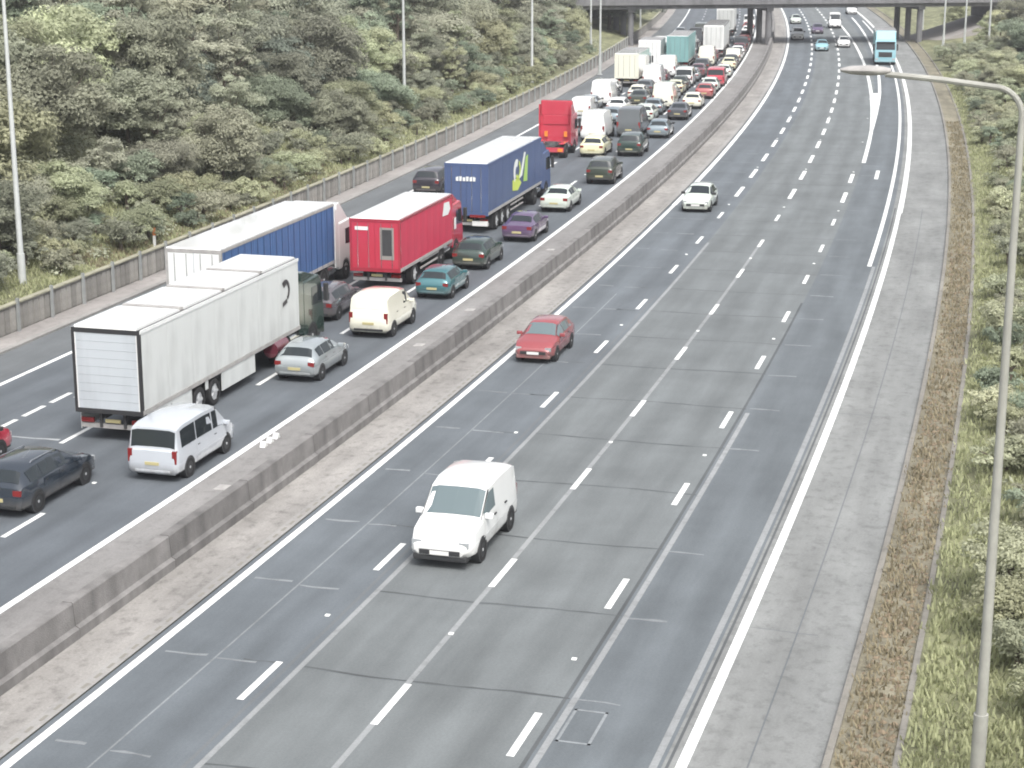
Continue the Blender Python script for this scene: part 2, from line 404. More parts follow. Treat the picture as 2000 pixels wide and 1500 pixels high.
# ------------------------------------------------------------------ central concrete barrier
bar = empty('central_barrier', P(60, -2.35)); tag(bar, 'long grey concrete safety barrier between the two carriageways', 'barrier')
BM = MB().prism([(0.32, 0.0), (0.32, 0.28), (0.20, 0.34), (0.155, 0.92), (0.13, 0.95), (-0.13, 0.95), (-0.155, 0.92), (-0.20, 0.34), (-0.32, 0.28), (-0.32, 0.0)], 0, 5.25)
BM.v = [(y, -x, z) for x, y, z in BM.v]; BM = BM.mesh('barrier_section')
def child_place(o, root, s, q, z=0.0, turn=0.0):
    place(o, s, q, z, turn); o.location = Vector(o.location) - Vector(root.location); o.parent = root; return o
for k in range(100): child_place(link('barrier_section', BM, bar, 'concrete_barrier'), bar, -30 + 5.3 * k, -2.35, 0.0)
for k in range(3): # marker reflectors lying on the ledge
    child_place(MB().prism([(-0.14, 0), (-0.03, 0.17), (0.05, 0.17), (0.14, 0)], -0.09, 0.09).build('marker', 'stud', bar), bar, 61.3 + 0.55 * k, -4.5, 0.01)

# ------------------------------------------------------------------ wall along the left verge
wall = empty('verge_wall', P(80, -21.75)); tag(wall, 'low wall of upright concrete panels below the wooded bank on the left', 'wall')
PM = MB().box(0.01, 0.49, -0.05, 0.05, 0, 1.28); PM.box(0.06, 0.44, -0.085, -0.05, 0.12, 1.12); PM = PM.mesh('panel')
s = 58.0
while s < 170:
    child_place(link('panel', PM, wall, 'wall_panel'), wall, s, -21.78 + rng.uniform(-.012, .012), 0.02); s += 0.5
far = MB()
n0 = 0
while s < 420:
    x, y, h = frame(s); b = MB().box(0.01, 0.99, -0.05, 0.05, 0, 1.28); M = Matrix.Rotation(math.pi / 2 - h, 4, 'Z'); base = Vector(P(s, -21.78)) - Vector(wall.location)
    far.add([M @ Vector(p) + base for p in b.v], b.f); s += 1.0
tag(far.build('far_panels', 'wall_panel', wall), kind='stuff')
cap = strip('cap', -21.92, -21.62, 56, 420, 1.34, 'wall_cap'); cap.parent = wall; cap.location = -Vector(wall.location)
sol = cap.modifiers.new('solid', 'SOLIDIFY'); sol.thickness = 0.07; sol.offset = -1
POST = MB().box(-0.06, 0.06, -0.06, 0.06, 0, 1.5).mesh('post')
s = 60
while s < 260: child_place(link('post', POST, wall, 'galv'), wall, s, -21.6, 0.02); s += 3.0

# ------------------------------------------------------------------ lighting columns
def lamp_post(s, q, z, h, r, label, arm=0.0, arm_dir=1, group='lighting columns along the motorway', steel='column_steel'):
    root = empty('lamp_post'); place(root, s, q, z); tag(root, label, 'lamp post', group)
    MB().cyl((0, 0, 0), (0, 0, 1.5), r * 1.5, r * 1.45, 12).cyl((0, 0, 1.5), (0, 0, h), r * 1.1, r * 0.62, 12).build('column', steel, root, 40)
    MB().box(-r * 1.6, r * 1.6, -r * 2.2, r * 2.2, 0, 0.06).build('base_plate', steel, root)
    if arm:
        pts = []
        for i in range(9):
            t = i / 8 * math.pi / 2; pts.append((0, arm_dir * (0.55 - 0.55 * math.cos(t)), h + 0.55 * math.sin(t)))
        pts += [(0, arm_dir * arm * 0.6, h + 0.66), (0, arm_dir * arm, h + 0.74)]
        MB().tube(pts, r * 0.55).build('arm', steel, root, 40)
        y0, y1 = arm_dir * (arm - 0.1), arm_dir * (arm + 0.85)
        lu = MB(); n = 10; vs, fs = [], []
        for i, (t, wd, ht) in enumerate(((0, .05, .05), (.15, .12, .08), (.45, .17, .10), (.8, .15, .08), (1, .06, .03))):
            yy = y0 + (y1 - y0) * t
            for k in range(n):
                a = 2 * math.pi * k / n; vs.append((wd * math.cos(a), yy, h + 0.80 + ht * math.sin(a)))
        for i in range(4):
            for k in range(n): fs.append((i * n + k, i * n + (k + 1) % n, (i + 1) * n + (k + 1) % n, (i + 1) * n + k))
        fs += [tuple(range(n)), tuple(range(4 * n, 5 * n))]
        lu.add(vs, fs).build('luminaire', 'cover_plate', root, 50)
    MB().box(-r * 1.3, -r * .9, -r * .6, r * .6, .6, 1.2).build('access_door', steel, root)
    return root
lamp_post(41.9, 19.8, 0.3, 13.55, 0.105, 'tall near lamp column by the right verge, its arm reaching over the road', arm=2.55, arm_dir=1, steel='column_dull')
lamp_post(78.5, -23.3, 1.3, 13.0, 0.125, 'lamp column standing behind the verge wall at the far left', 1.2, -1)
lamp_post(146, -25.5, 1.9, 13.0, 0.125, 'lamp column among bushes, middle of the wooded bank', 1.2, -1)
lamp_post(186, -23.0, 1.2, 13, 0.125, 'lamp column on the bank above the red lorry', 1.2, -1)
lamp_post(231, -23.4, 1.2, 13, 0.125, 'thinner lamp column left of its twin, just before the bridge', 1.2, -1)
lamp_post(212, -19.8, 0.1, 13, 0.125, 'pale lamp column at the kerb near the white box lorry', 1.2, -1)
lamp_post(282, -21.9, 0.6, 12, 0.125, 'lamp column in front of the dark opening under the bridge', 1.2, -1)
for s_, q_, l_ in ((300, 20.6, 'farthest lamp column right of the road, before the bridge opening'), (263, 20.9, 'second farthest lamp column right of the road'), (252, 22.8, 'lamp column right of the road, third of the far row'), (240, 24.8, 'lamp column right of the road, nearest of the far row')):
    lamp_post(s_, q_, bank(q_), 12, 0.125, l_, 1.2, 1)

# ------------------------------------------------------------------ bridge over the motorway
def make_bridge():
    root = empty('road_bridge', P(272, 0)); tag(root, 'grey concrete road bridge crossing the motorway in the distance', 'bridge')
    A, B = Vector(P(250, -48)), Vector(P(284, 52)); d = (B - A); Lb = d.length; rz = math.atan2(d.y, d.x)
    g = empty('tmp'); bpy.data.objects.remove(g)
    def put(mb, name, m, **k):
        o = mb.build(name, m, root, **k); o.location = A - Vector(root.location); o.rotation_euler = (0, 0, rz); return o
    put(MB().box(0, Lb, 0, 11, 5.75, 6.5), 'deck', 'bridge_concrete')
    for k in range(6): put(MB().box(0, Lb, 0.4 + k * 2.0, 0.95 + k * 2.0, 5.05, 5.75), 'girder', 'bridge_concrete')
    put(MB().box(0, Lb, -0.25, 0.0, 5.6, 7.6), 'parapet', 'bridge_concrete'); put(MB().box(0, Lb, 11.0, 11.25, 5.6, 7.6), 'parapet', 'bridge_concrete')
    for k in range(40): put(MB().box(k * Lb / 40, k * Lb / 40 + 0.08, -0.18, -0.1, 7.6, 8.5), 'railing_post', 'galv')
    put(MB().box(0, Lb, -0.19, -0.11, 8.5, 8.58), 'handrail', 'galv')
    def along(q):  # distance along the bridge where it crosses road offset q
        best = min(range(0, int(Lb * 4)), key=lambda i: abs(off_at(A + d * (i / 4 / Lb)) - q)); return best / 4
    def off_at(p):
        y = p.y
        for _ in range(8):
            x = float(np.interp(y, YS, XS)); h = math.atan(sum(i * PC[i] * (y / 100) ** (i - 1) for i in range(1, 5)) / 100)
            y += ((p.x - x) * math.sin(h) + (p.y - y) * math.cos(h)) * math.cos(h)
        x = float(np.interp(y, YS, XS)); return (p.x - x) * math.cos(h) - (p.y - y) * math.sin(h)
    for q in (-21.0, -2.35, 18.6):
        t = along(q)
        for yy in (1.2, 5.5, 9.8): put(MB().cyl((t, yy, -0.2), (t, yy, 5.1), 0.42, 0.42, 16), 'pier', 'bridge_concrete', smooth=40)
        put(MB().box(t - 0.5, t + 0.5, 0.6, 10.4, 4.65, 5.05), 'crosshead', 'bridge_concrete')
    for q, sgn in ((-31, -1), (30, 1)):
        t = along(q); put(MB().box(min(t, t + sgn * 12), max(t, t + sgn * 12), -0.2, 11.2, -1, 5.76), 'abutment', 'bridge_concrete')
        u = along(q - sgn * 10)
        put(MB().prism([(u, 0.05), (t, 3.2), (t, -1), (u, -1)], -0.3, 11.3), 'slope_paving', 'verge_paving')
make_bridge()
# ------------------------------------------------------------------ trees, shrubs, grass
def leaf_mat(name, col, hue=0.028):
    m, t, b = principled(name); N, Lk = t.nodes, t.links
    b.inputs['Roughness'].default_value = 0.8; b.inputs['Specular IOR Level'].default_value = 0.12
    oi = N.new('ShaderNodeObjectInfo'); at = N.new('ShaderNodeAttribute'); at.attribute_name = 'tint'
    h = N.new('ShaderNodeHueSaturation'); h.inputs['Color'].default_value = (*col, 1)
    r1 = N.new('ShaderNodeMapRange'); r1.inputs[3].default_value = 0.5 - hue; r1.inputs[4].default_value = 0.5 + hue * 0.6; Lk.new(oi.outputs['Random'], r1.inputs[0]); Lk.new(r1.outputs[0], h.inputs['Hue'])
    mm = N.new('ShaderNodeMath'); mm.operation = 'MULTIPLY_ADD'; mm.inputs[1].default_value = 7.31; mm.inputs[2].default_value = 0.1; Lk.new(oi.outputs['Random'], mm.inputs[0])
    fr = N.new('ShaderNodeMath'); fr.operation = 'FRACT'; Lk.new(mm.outputs[0], fr.inputs[0])
    r2 = N.new('ShaderNodeMapRange'); r2.inputs[3].default_value = 0.72; r2.inputs[4].default_value = 1.3; Lk.new(fr.outputs[0], r2.inputs[0])
    r3 = N.new('ShaderNodeMapRange'); r3.inputs[3].default_value = 0.72; r3.inputs[4].default_value = 1.34; Lk.new(at.outputs['Fac'], r3.inputs[0])
    mv = N.new('ShaderNodeMath'); mv.operation = 'MULTIPLY'; Lk.new(r2.outputs[0], mv.inputs[0]); Lk.new(r3.outputs[0], mv.inputs[1]); Lk.new(mv.outputs[0], h.inputs['Value'])
    Lk.new(h.outputs[0], b.inputs['Base Color'])
    tr = N.new('ShaderNodeBsdfTranslucent'); Lk.new(h.outputs[0], tr.inputs['Color'])
    mx = N.new('ShaderNodeMixShader'); mx.inputs[0].default_value = 0.35
    out = N['Material Output']; Lk.new(b.outputs[0], mx.inputs[1]); Lk.new(tr.outputs[0], mx.inputs[2]); Lk.new(mx.outputs[0], out.inputs['Surface'])
    MATS[name] = m
leaf_mat('leaf_olive', (0.316, 0.328, 0.248)); leaf_mat('leaf_green', (0.251, 0.297, 0.221)); leaf_mat('leaf_grey', (0.298, 0.309, 0.242))
leaf_mat('leaf_light', (0.368, 0.387, 0.259)); leaf_mat('leaf_dark', (0.203, 0.234, 0.194)); leaf_mat('grass', (0.33, 0.35, 0.21)); leaf_mat('dry_stems', (0.25, 0.235, 0.15), 0.04)
leaf_mat('leaf_pale', (0.410, 0.432, 0.305))
mat('bark', (0.11, 0.09, 0.07), 0.9, var=0.3, vscale=6)

def leaves_mesh(name, clumps, per, size, seed, flat=0.5):
    """clumps: list of (centre, radius); each filled with bent leaf-sized faces, turned outward"""
    g = np.random.default_rng(seed); V = []; F = []; T = []
    for (c, r) in clumps:
        n = max(6, int(per * r * r)); c = np.array(c)
        d = g.normal(size=(n, 3)); d /= np.linalg.norm(d, axis=1)[:, None]; d[:, 2] = np.where(d[:, 2] < -0.35, -d[:, 2] * 0.6, d[:, 2])
        p = c + d * (r * g.uniform(0.55, 1.08, (n, 1))) * np.array([1, 1, 0.72])
        nn = d * 0.9 + g.normal(size=(n, 3)) * 0.42 + np.array([0, 0, flat]); nn /= np.linalg.norm(nn, axis=1)[:, None]
        a = np.cross(nn, g.normal(size=(n, 3))); a /= np.linalg.norm(a, axis=1)[:, None]; b = np.cross(nn, a)
        sz = size * g.uniform(0.6, 1.4, (n, 1)); ct = g.uniform(0, 1)
        q0 = p - a * sz; q1 = p + b * sz * 0.55 - nn * sz * 0.15; q2 = p + a * sz; q3 = p - b * sz * 0.55 - nn * sz * 0.15
        k = len(V) * 4 if False else sum(len(x) for x in V)
        V.append(np.stack([q0, q1, q2, q3], 1).reshape(-1, 3))
        F.append(np.arange(n * 4).reshape(-1, 4) + k)
        T.append(np.repeat(np.clip(0.62 * ct + 0.38 * g.uniform(0, 1, n), 0, 1), 4))
    V = np.concatenate(V); F = np.concatenate(F); T = np.concatenate(T)
    me = bpy.data.meshes.new(name); me.from_pydata(V.tolist(), [], F.tolist()); me.update()
    at = me.attributes.new('tint', 'FLOAT', 'POINT'); at.data.foreach_set('value', T.astype(np.float32))
    return me
def tree_variant(seed, h, rx, size, per, ncl):
    g = random.Random(seed); cl = []
    cz = h * 0.53
    for i in range(ncl):
        t = (i + 0.5) / ncl; ph = i * 2.39996; z = 1 - 1.8 * t; rr = math.sqrt(max(0, 1 - z * z)); k = g.uniform(0.5, 1.12)
        cl.append(((rx * rr * math.cos(ph) * k * g.uniform(.8, 1.1), rx * rr * math.sin(ph) * k * g.uniform(.8, 1.1), cz + h * 0.42 * z * k * g.uniform(.85, 1.12)), rx * g.choice((0.14, 0.2, 0.28, 0.34, 0.42)) * g.uniform(.85, 1.15)))
    cl += [((g.uniform(-.3, .3) * rx, g.uniform(-.3, .3) * rx, cz + g.uniform(-.2, .2) * h), rx * 0.5) for _ in range(3)]
    crown = leaves_mesh('crown', cl, per, size, seed)
    tb = MB(); top = (g.uniform(-.2, .2), g.uniform(-.2, .2), h * 0.55)
    tb.cyl((0, 0, -0.4), (top[0] * .5, top[1] * .5, h * 0.28), 0.05 * h ** 0.5 + .05, 0.11, 8); tb.cyl((top[0] * .5, top[1] * .5, h * 0.28), top, 0.11, 0.06, 7)
    for c, r in cl[::4]:
        st = Vector((top[0] * .5, top[1] * .5, h * g.uniform(0.26, 0.5))); tb.cyl(st, Vector(c), 0.055, 0.015, 5)
    return crown, tb.mesh('trunk', 50)
TV = [tree_variant(100 + i, h, rx, 0.092, 620, n) for i, (h, rx, n) in enumerate(((5.6, 2.6, 44), (4.8, 2.4, 38), (6.6, 2.8, 50), (5.2, 3.0, 46), (4.4, 2.0, 34), (6.0, 2.3, 42), (7.2, 1.7, 44), (4.0, 3.3, 48)))]
SV = [tree_variant(200 + i, h, rx, 0.07, 760, n) for i, (h, rx, n) in enumerate(((1.9, 1.25, 22), (2.5, 1.5, 26), (1.5, 1.3, 20), (2.2, 1.1, 20)))]
def clone(variant, m, name, label, cat, group, loc, sc, rz, sq=1.0):
    r = empty(name, loc, rz); r.scale = (sc, sc, sc * sq); tag(r, label, cat, group)
    cm = variant[0]
    if not cm.materials: cm.materials.append(MATS['leaf_olive'])
    o = link('crown', cm, r); o.material_slots[0].link = 'OBJECT'; o.material_slots[0].material = MATS[m]
    link('trunk', variant[1], r, 'bark')
TINT = {'leaf_pale': 'pale', 'leaf_olive': 'olive', 'leaf_green': 'green', 'leaf_grey': 'greyish', 'leaf_light': 'yellowish', 'leaf_dark': 'dark green'}
def where_left(s):
    for a, t in ((72, 'left of the leftmost lamp column'), (82, 'next to the leftmost lamp column'), (93, 'right of the leftmost lamp column'), (106, 'above the blue curtained lorry'), (120, 'above the red box lorry'), (134, 'above the dark blue lorry'), (150, 'beside the middle lamp column'), (168, 'right of the middle lamp column'), (190, 'above the red lorry cab'), (215, 'above the bend'), (245, 'short of the bridge')):
        if s < a: return t
    return 'beyond the bridge end'
def where_right(s):
    for a, t in ((52, 'at the near lamp column'), (66, 'right of the near lamp column'), (85, 'abreast of the foreground van'), (110, 'abreast of the red hatchback'), (140, 'below the lamp arm'), (170, 'where the bend starts'), (205, 'on the outside of the bend'), (245, 'by the far lamp columns')):
        if s < a: return t
    return 'close to the bridge'
def size_word(sc, lo, hi): return 'small' if sc < lo else ('large' if sc > hi else 'medium')
g = random.Random(5); placed = []
def spaced(s, q, d):
    x, y, _ = P(s, q)
    for (a, b) in placed:
        if (a - x) ** 2 + (b - y) ** 2 < d * d: return False
    placed.append((x, y)); return True
ROW = ['in the front row', 'halfway up the bank', 'high on the bank']
tries = 0; nl = 0
while tries < 14000 and nl < 284:
    tries += 1
    s = 60 + (g.random() ** 1.35) * 270; d = g.uniform(3.4, 44 if s < 180 else 26)
    q = -21.9 - d
    row = 0 if d < 8.5 else (1 if d < 19 else 2)
    if 240 < s < 268 and d < 30: continue
    if d > 10 + (s - 40) * 0.32 and d > 26: continue
    if not spaced(s, q, 2.3 if row == 0 else 3.0): continue
    sc = (g.uniform(0.6, 0.9) if row == 0 else g.uniform(0.95, 1.35)); m = g.choice(['leaf_olive', 'leaf_olive', 'leaf_green', 'leaf_grey', 'leaf_grey', 'leaf_dark', 'leaf_light'] if row else ['leaf_green', 'leaf_olive', 'leaf_grey', 'leaf_light', 'leaf_light'])
    lb = '%s %s tree %s, %s' % (size_word(sc, .7, .8) if row == 0 else size_word(sc, 1.08, 1.22), TINT[m], ROW[row], where_left(s))
    clone(g.choice(TV), m, 'bank_tree', lb, 'tree', 'trees on the left bank', P(s, q, bank(q) - 0.1), sc, g.uniform(0, 6.28), g.uniform(0.85, 1.15)); nl += 1
for s, q in ((266, -25), (270, -29), (274, -24.5), (279, -27.5), (284, -24.5), (268, -34), (276, -33), (286, -31), (292, -26), (298, -24), (290, -36)):  # dark trees added to block light and deepen the shade under the left span
    sc = g.uniform(1.2, 1.5); clone(g.choice(TV), 'leaf_dark', 'bank_tree', 'added dark tree that darkens the left opening under the bridge', 'tree', 'trees added to darken the bridge opening', P(s, q, bank(q) - 0.1), sc, g.uniform(0, 6.28), 1.0)
ns = 0; tries = 0
while tries < 6000 and ns < 270:
    tries += 1
    s = 60 + (g.random() ** 1.3) * 170; d = 0.9 + 5.5 * g.random() ** 1.2; q = -21.9 - d
    if abs(s - 78.5) < 1.6 and d < 2.2: continue
    if not spaced(s, q, 1.15): continue
    sc = g.uniform(0.5, 0.95); m = g.choice(['leaf_light', 'leaf_light', 'leaf_olive', 'leaf_green', 'leaf_grey'])
    clone(g.choice(SV), m, 'bank_shrub', '%s %s shrub %s the verge wall, %s' % (size_word(sc, .65, .8), TINT[m], 'right behind' if d < 2.6 else 'well behind', where_left(s)), 'shrub', 'shrubs behind the verge wall', P(s, q, bank(q) - 0.05), sc, g.uniform(0, 6.28), g.uniform(0.8, 1.1)); ns += 1
nr = 0; tries = 0
while tries < 8000 and nr < 190:
    tries += 1
    s = 46 + g.random() * 255; d = g.uniform(3.2 if s > 95 else 5.0, 26); q = 18.4 + d
    if 258 < s < 292: continue
    if not spaced(s, q, 2.5): continue
    near_ = d < 10; sc = g.uniform(0.45, 0.75) if near_ else g.uniform(0.75, 1.1); m = g.choice(['leaf_light', 'leaf_pale', 'leaf_olive', 'leaf_pale'] if near_ else ['leaf_light', 'leaf_olive', 'leaf_green', 'leaf_grey'])
    clone(g.choice(TV), m, 'verge_tree', '%s %s tree %s the right bank, %s' % (size_word(sc, .55, .65) if near_ else size_word(sc, .85, 1.0), TINT[m], 'below' if near_ else 'on', where_right(s)), 'tree', 'trees on the right bank', P(s, q, bank(q) - 0.1), sc, g.uniform(0, 6.28), g.uniform(0.8, 1.1)); nr += 1
ns = 0; tries = 0
while tries < 5000 and ns < 290:
    tries += 1
    s = 40 + (g.random() ** 1.2) * 205; d = 0.9 + 7.5 * g.random(); q = 18.4 + d
    if abs(s - 41.9) < 1.6 and abs(q - 19.8) < 1.3: continue
    if s < 60 and d < 1.8: continue
    if not spaced(s, q, 1.15): continue
    sc = g.uniform(0.45, 0.95); m = g.choice(['leaf_light', 'leaf_pale', 'leaf_pale', 'leaf_olive', 'leaf_green'])
    clone(g.choice(SV), m, 'verge_shrub', '%s %s shrub %s the right verge, %s' % (size_word(sc, .6, .8), TINT[m], 'at the edge of' if d < 3.5 else 'behind', where_right(s)), 'shrub', 'shrubs on the right verge', P(s, q, bank(q) - 0.05), sc, g.uniform(0, 6.28), g.uniform(0.8, 1.1)); ns += 1
def tufts(name, label, cat, m, areas, seed, size):
    g = np.random.default_rng(seed); V = []; T = []
    for (s0, s1, q0, q1, n) in areas:
        for _ in range(n):
            s = s0 + (s1 - s0) * g.random() ** 1.4; q = q0 + (q1 - q0) * g.random(); b = np.array(P(s, q, bank(q) - 0.02)); t = g.random()
            for k in range(4):
                a = g.uniform(0, 6.28); h = size * g.uniform(0.6, 1.5); wv = np.array([math.cos(a), math.sin(a), 0]) * size * 0.22; ln = np.array([-math.sin(a), math.cos(a), 0]) * h * g.uniform(-.8, .8); j = np.append(g.normal(size=2) * 0.1, 0)
                V.append([b + j - wv, b + j + wv, b + j + wv * 0.35 + ln + np.array([0, 0, h]), b + j - wv * 0.35 + ln + np.array([0, 0, h * 0.92])]); T += [0.6 * t + 0.4 * g.random()] * 4
    V = np.array(V).reshape(-1, 3); F = np.arange(len(V)).reshape(-1, 4)
    me = bpy.data.meshes.new(name); me.from_pydata(V.tolist(), [], F.tolist()); me.update()
    at = me.attributes.new('tint', 'FLOAT', 'POINT'); at.data.foreach_set('value', np.array(T, dtype=np.float32))
    tag(link(name, me, None, m), label, cat, kind='stuff')
tufts('rough_grass', 'rough yellow green grass on the banks beside the road', 'grass', 'grass', [(58, 190, -29, -21.95, 14000), (38, 220, 18.3, 27, 26000)], 7, 0.17)
tufts('dry_weeds', 'dry brown weeds growing in the gritty strip by the right shoulder', 'weeds', 'dry_stems', [(38, 170, 16.9, 18.0, 2600), (84, 120, -24, -21.95, 900)], 8, 0.16)
def undergrowth():
    g = random.Random(21); cl = []
    for _ in range(2700):
        s = 54 + 190 * g.random() ** 1.25; q = -22.8 - 36 * g.random(); r = g.uniform(0.45, 1.25 if q < -26 else 0.7)
        cl.append(((*P(s, q)[:2], bank(q) + r * 0.3), r))
    for _ in range(700):
        s = 40 + 200 * g.random() ** 1.2; q = 19.6 + 22 * g.random(); r = g.uniform(0.3, 0.7)
        if abs(s - 41.9) < 1.5 and q < 21.5: continue
        cl.append(((*P(s, q)[:2], bank(q) + r * 0.3), r))
    tag(link('undergrowth', leaves_mesh('undergrowth', cl, 130, 0.095, 21), None, 'leaf_olive'), 'low leafy undergrowth between the trees on both banks', 'undergrowth', kind='stuff')
undergrowth()
def rubble():
    g = np.random.default_rng(4); b = MB()
    for _ in range(1300):
        s = 38 + 70 * g.random() ** 1.5; q = g.uniform(16.95, 18.0); r = g.uniform(0.03, 0.10); c = Vector(P(s, q, 0.04)); v = [c + Vector((g.normal(), g.normal(), g.normal() * 0.7)).normalized() * r for _ in range(6)]
        v = [c + Vector(d) * r * g.uniform(.7, 1.2) for d in ((1, 0, 0), (0, 1, 0), (-1, 0, 0), (0, -1, 0), (0, 0, .8), (0, 0, -.6))]
        b.add(v, [(0, 1, 4), (1, 2, 4), (2, 3, 4), (3, 0, 4), (1, 0, 5), (2, 1, 5), (3, 2, 5), (0, 3, 5)])
    tag(b.build('gravel', 'stone'), 'loose brown stones lying in the strip beside the right shoulder', 'gravel', kind='stuff')
rubble()
mk = empty('marker_post'); place(mk, 90.2, -22.3, 1.0); tag(mk, 'small orange and white marker post behind the verge wall', 'marker post')
MB().box(-.07, .07, -.05, .05, 0, 0.75).build('post', 'stud', mk); MB().box(-.075, .075, -.055, .055, 0.75, 1.15).build('band', 'orange_plastic', mk)
# ------------------------------------------------------------------ vehicles (local +x forward, x = 0 at the rear bumper, z = 0 on the road)
# station: x, z bottom, z belt, z top, half width at belt, half width at top
BODY = {
 'hatch': dict(L=4.2, st=[(0, .38, .60, .66, .70, .62), (.05, .30, .84, .92, .84, .72), (.16, .24, .93, 1.02, .88, .73), (.52, .22, .95, 1.38, .89, .60), (1.0, .20, .95, 1.455, .89, .61), (1.8, .20, .94, 1.47, .89, .61), (2.3, .20, .93, 1.43, .89, .59), (3.05, .20, .91, 1.00, .89, .72), (3.7, .22, .83, .90, .87, .70), (4.05, .26, .68, .77, .80, .64), (4.2, .36, .54, .60, .68, .54)],
   wheels=(.78, 3.38), wr=.31, rear=(.16, .52), front=(2.3, 3.05), side=[(.62, 1.12), (1.18, 1.95), (2.0, 2.86)], doors=[(1.15, 2.0), (2.02, 3.0)]),
 'saloon': dict(L=4.6, st=[(0, .40, .60, .66, .70, .62), (.05, .30, .88, .94, .84, .72), (.20, .24, .92, .99, .88, .74), (.62, .22, .93, 1.03, .89, .72), (1.25, .20, .93, 1.36, .89, .60), (1.8, .20, .93, 1.43, .89, .61), (2.3, .20, .92, 1.44, .89, .61), (2.7, .20, .91, 1.40, .89, .59), (3.45, .20, .90, .99, .89, .72), (4.1, .22, .82, .88, .87, .70), (4.45, .26, .66, .74, .80, .64), (4.6, .36, .54, .60, .68, .54)],
   wheels=(.92, 3.72), wr=.31, rear=(.66, 1.25), front=(2.7, 3.45), side=[(1.18, 1.62), (1.66, 2.3), (2.36, 3.25)], doors=[(1.5, 2.35), (2.38, 3.35)]),
 'estate': dict(L=4.75, st=[(0, .40, .60, .66, .72, .64), (.05, .30, .88, .96, .86, .74), (.16, .24, .96, 1.04, .90, .74), (.55, .22, .98, 1.42, .91, .62), (1.1, .20, .98, 1.50, .91, .63), (2.1, .20, .97, 1.52, .91, .63), (2.75, .20, .95, 1.47, .91, .60), (3.5, .20, .93, 1.02, .91, .74), (4.2, .22, .84, .91, .88, .72), (4.6, .26, .68, .77, .81, .66), (4.75, .36, .54, .60, .70, .56)],
   wheels=(.92, 3.85), wr=.33, rear=(.16, .55), front=(2.75, 3.5), side=[(.62, 1.28), (1.34, 2.2), (2.26, 3.28)], doors=[(1.34, 2.25), (2.28, 3.4)], rails=True),
 'suv': dict(L=4.5, st=[(0, .48, .70, .78, .74, .66), (.05, .36, .98, 1.06, .88, .76), (.14, .30, 1.06, 1.14, .92, .78), (.42, .28, 1.08, 1.58, .93, .66), (1.0, .26, 1.08, 1.68, .93, .67), (2.0, .26, 1.07, 1.70, .93, .67), (2.6, .26, 1.06, 1.64, .93, .65), (3.2, .26, 1.05, 1.14, .93, .77), (3.95, .28, .98, 1.05, .91, .75), (4.35, .32, .80, .90, .85, .70), (4.5, .44, .64, .70, .72, .6)],
   wheels=(.85, 3.6), wr=.37, rear=(.14, .42), front=(2.6, 3.2), side=[(.5, 1.1), (1.16, 2.05), (2.1, 3.02)], doors=[(1.16, 2.1), (2.12, 3.14)], rails=True),
 'mpv': dict(L=4.95, st=[(0, .40, .62, .70, .80, .76), (.04, .30, 1.02, 1.10, .90, .84), (.10, .26, 1.06, 1.14, .94, .84), (.24, .24, 1.08, 1.86, .95, .83), (.7, .24, 1.08, 1.96, .95, .84), (2.2, .24, 1.07, 1.98, .95, .84), (3.3, .24, 1.06, 1.92, .95, .81), (4.15, .24, 1.06, 1.16, .94, .78), (4.6, .26, .94, 1.02, .90, .74), (4.85, .30, .76, .84, .84, .68), (4.95, .40, .58, .64, .74, .6)],
   wheels=(.95, 3.95), wr=.34, rear=(.10, .24), front=(3.3, 4.15), side=[(.45, 1.55), (1.62, 2.85), (2.95, 3.9)], doors=[(1.58, 2.9), (2.92, 3.95)]),
 'van': dict(L=4.4, st=[(0, .40, .62, .70, .80, .76), (.04, .30, 1.02, 1.10, .86, .82), (.10, .26, 1.10, 1.20, .89, .82), (.20, .24, 1.12, 1.74, .90, .81), (.5, .24, 1.12, 1.82, .90, .81), (1.9, .24, 1.10, 1.85, .90, .81), (2.6, .24, 1.08, 1.78, .90, .77), (3.35, .24, 1.04, 1.12, .90, .81), (3.95, .26, .92, 1.00, .87, .72), (4.28, .30, .74, .82, .80, .66), (4.4, .40, .58, .64, .70, .58)],
   wheels=(.80, 3.45), wr=.32, rear=None, front=(2.6, 3.35), side=[(2.2, 3.12)], doors=[(1.15, 2.1), (2.15, 3.22)]),
 'bigvan': dict(L=5.6, st=[(0, .46, .70, .80, .86, .82), (.04, .36, 1.2, 1.3, .96, .90), (.08, .32, 1.4, 1.6, .99, .90), (.15, .30, 1.4, 2.30, 1.0, .84), (.5, .30, 1.4, 2.40, 1.0, .84), (3.0, .30, 1.38, 2.42, 1.0, .84), (3.9, .30, 1.34, 2.25, 1.0, .80), (4.75, .30, 1.22, 1.32, .98, .82), (5.2, .30, 1.04, 1.12, .94, .78), (5.5, .34, .80, .90, .88, .72), (5.6, .44, .62, .70, .78, .64)],
   wheels=(1.05, 4.55), wr=.36, rear=None, front=(3.9, 4.75), side=[(3.55, 4.5)], doors=[(2.0, 3.3), (3.45, 4.6)]),
}
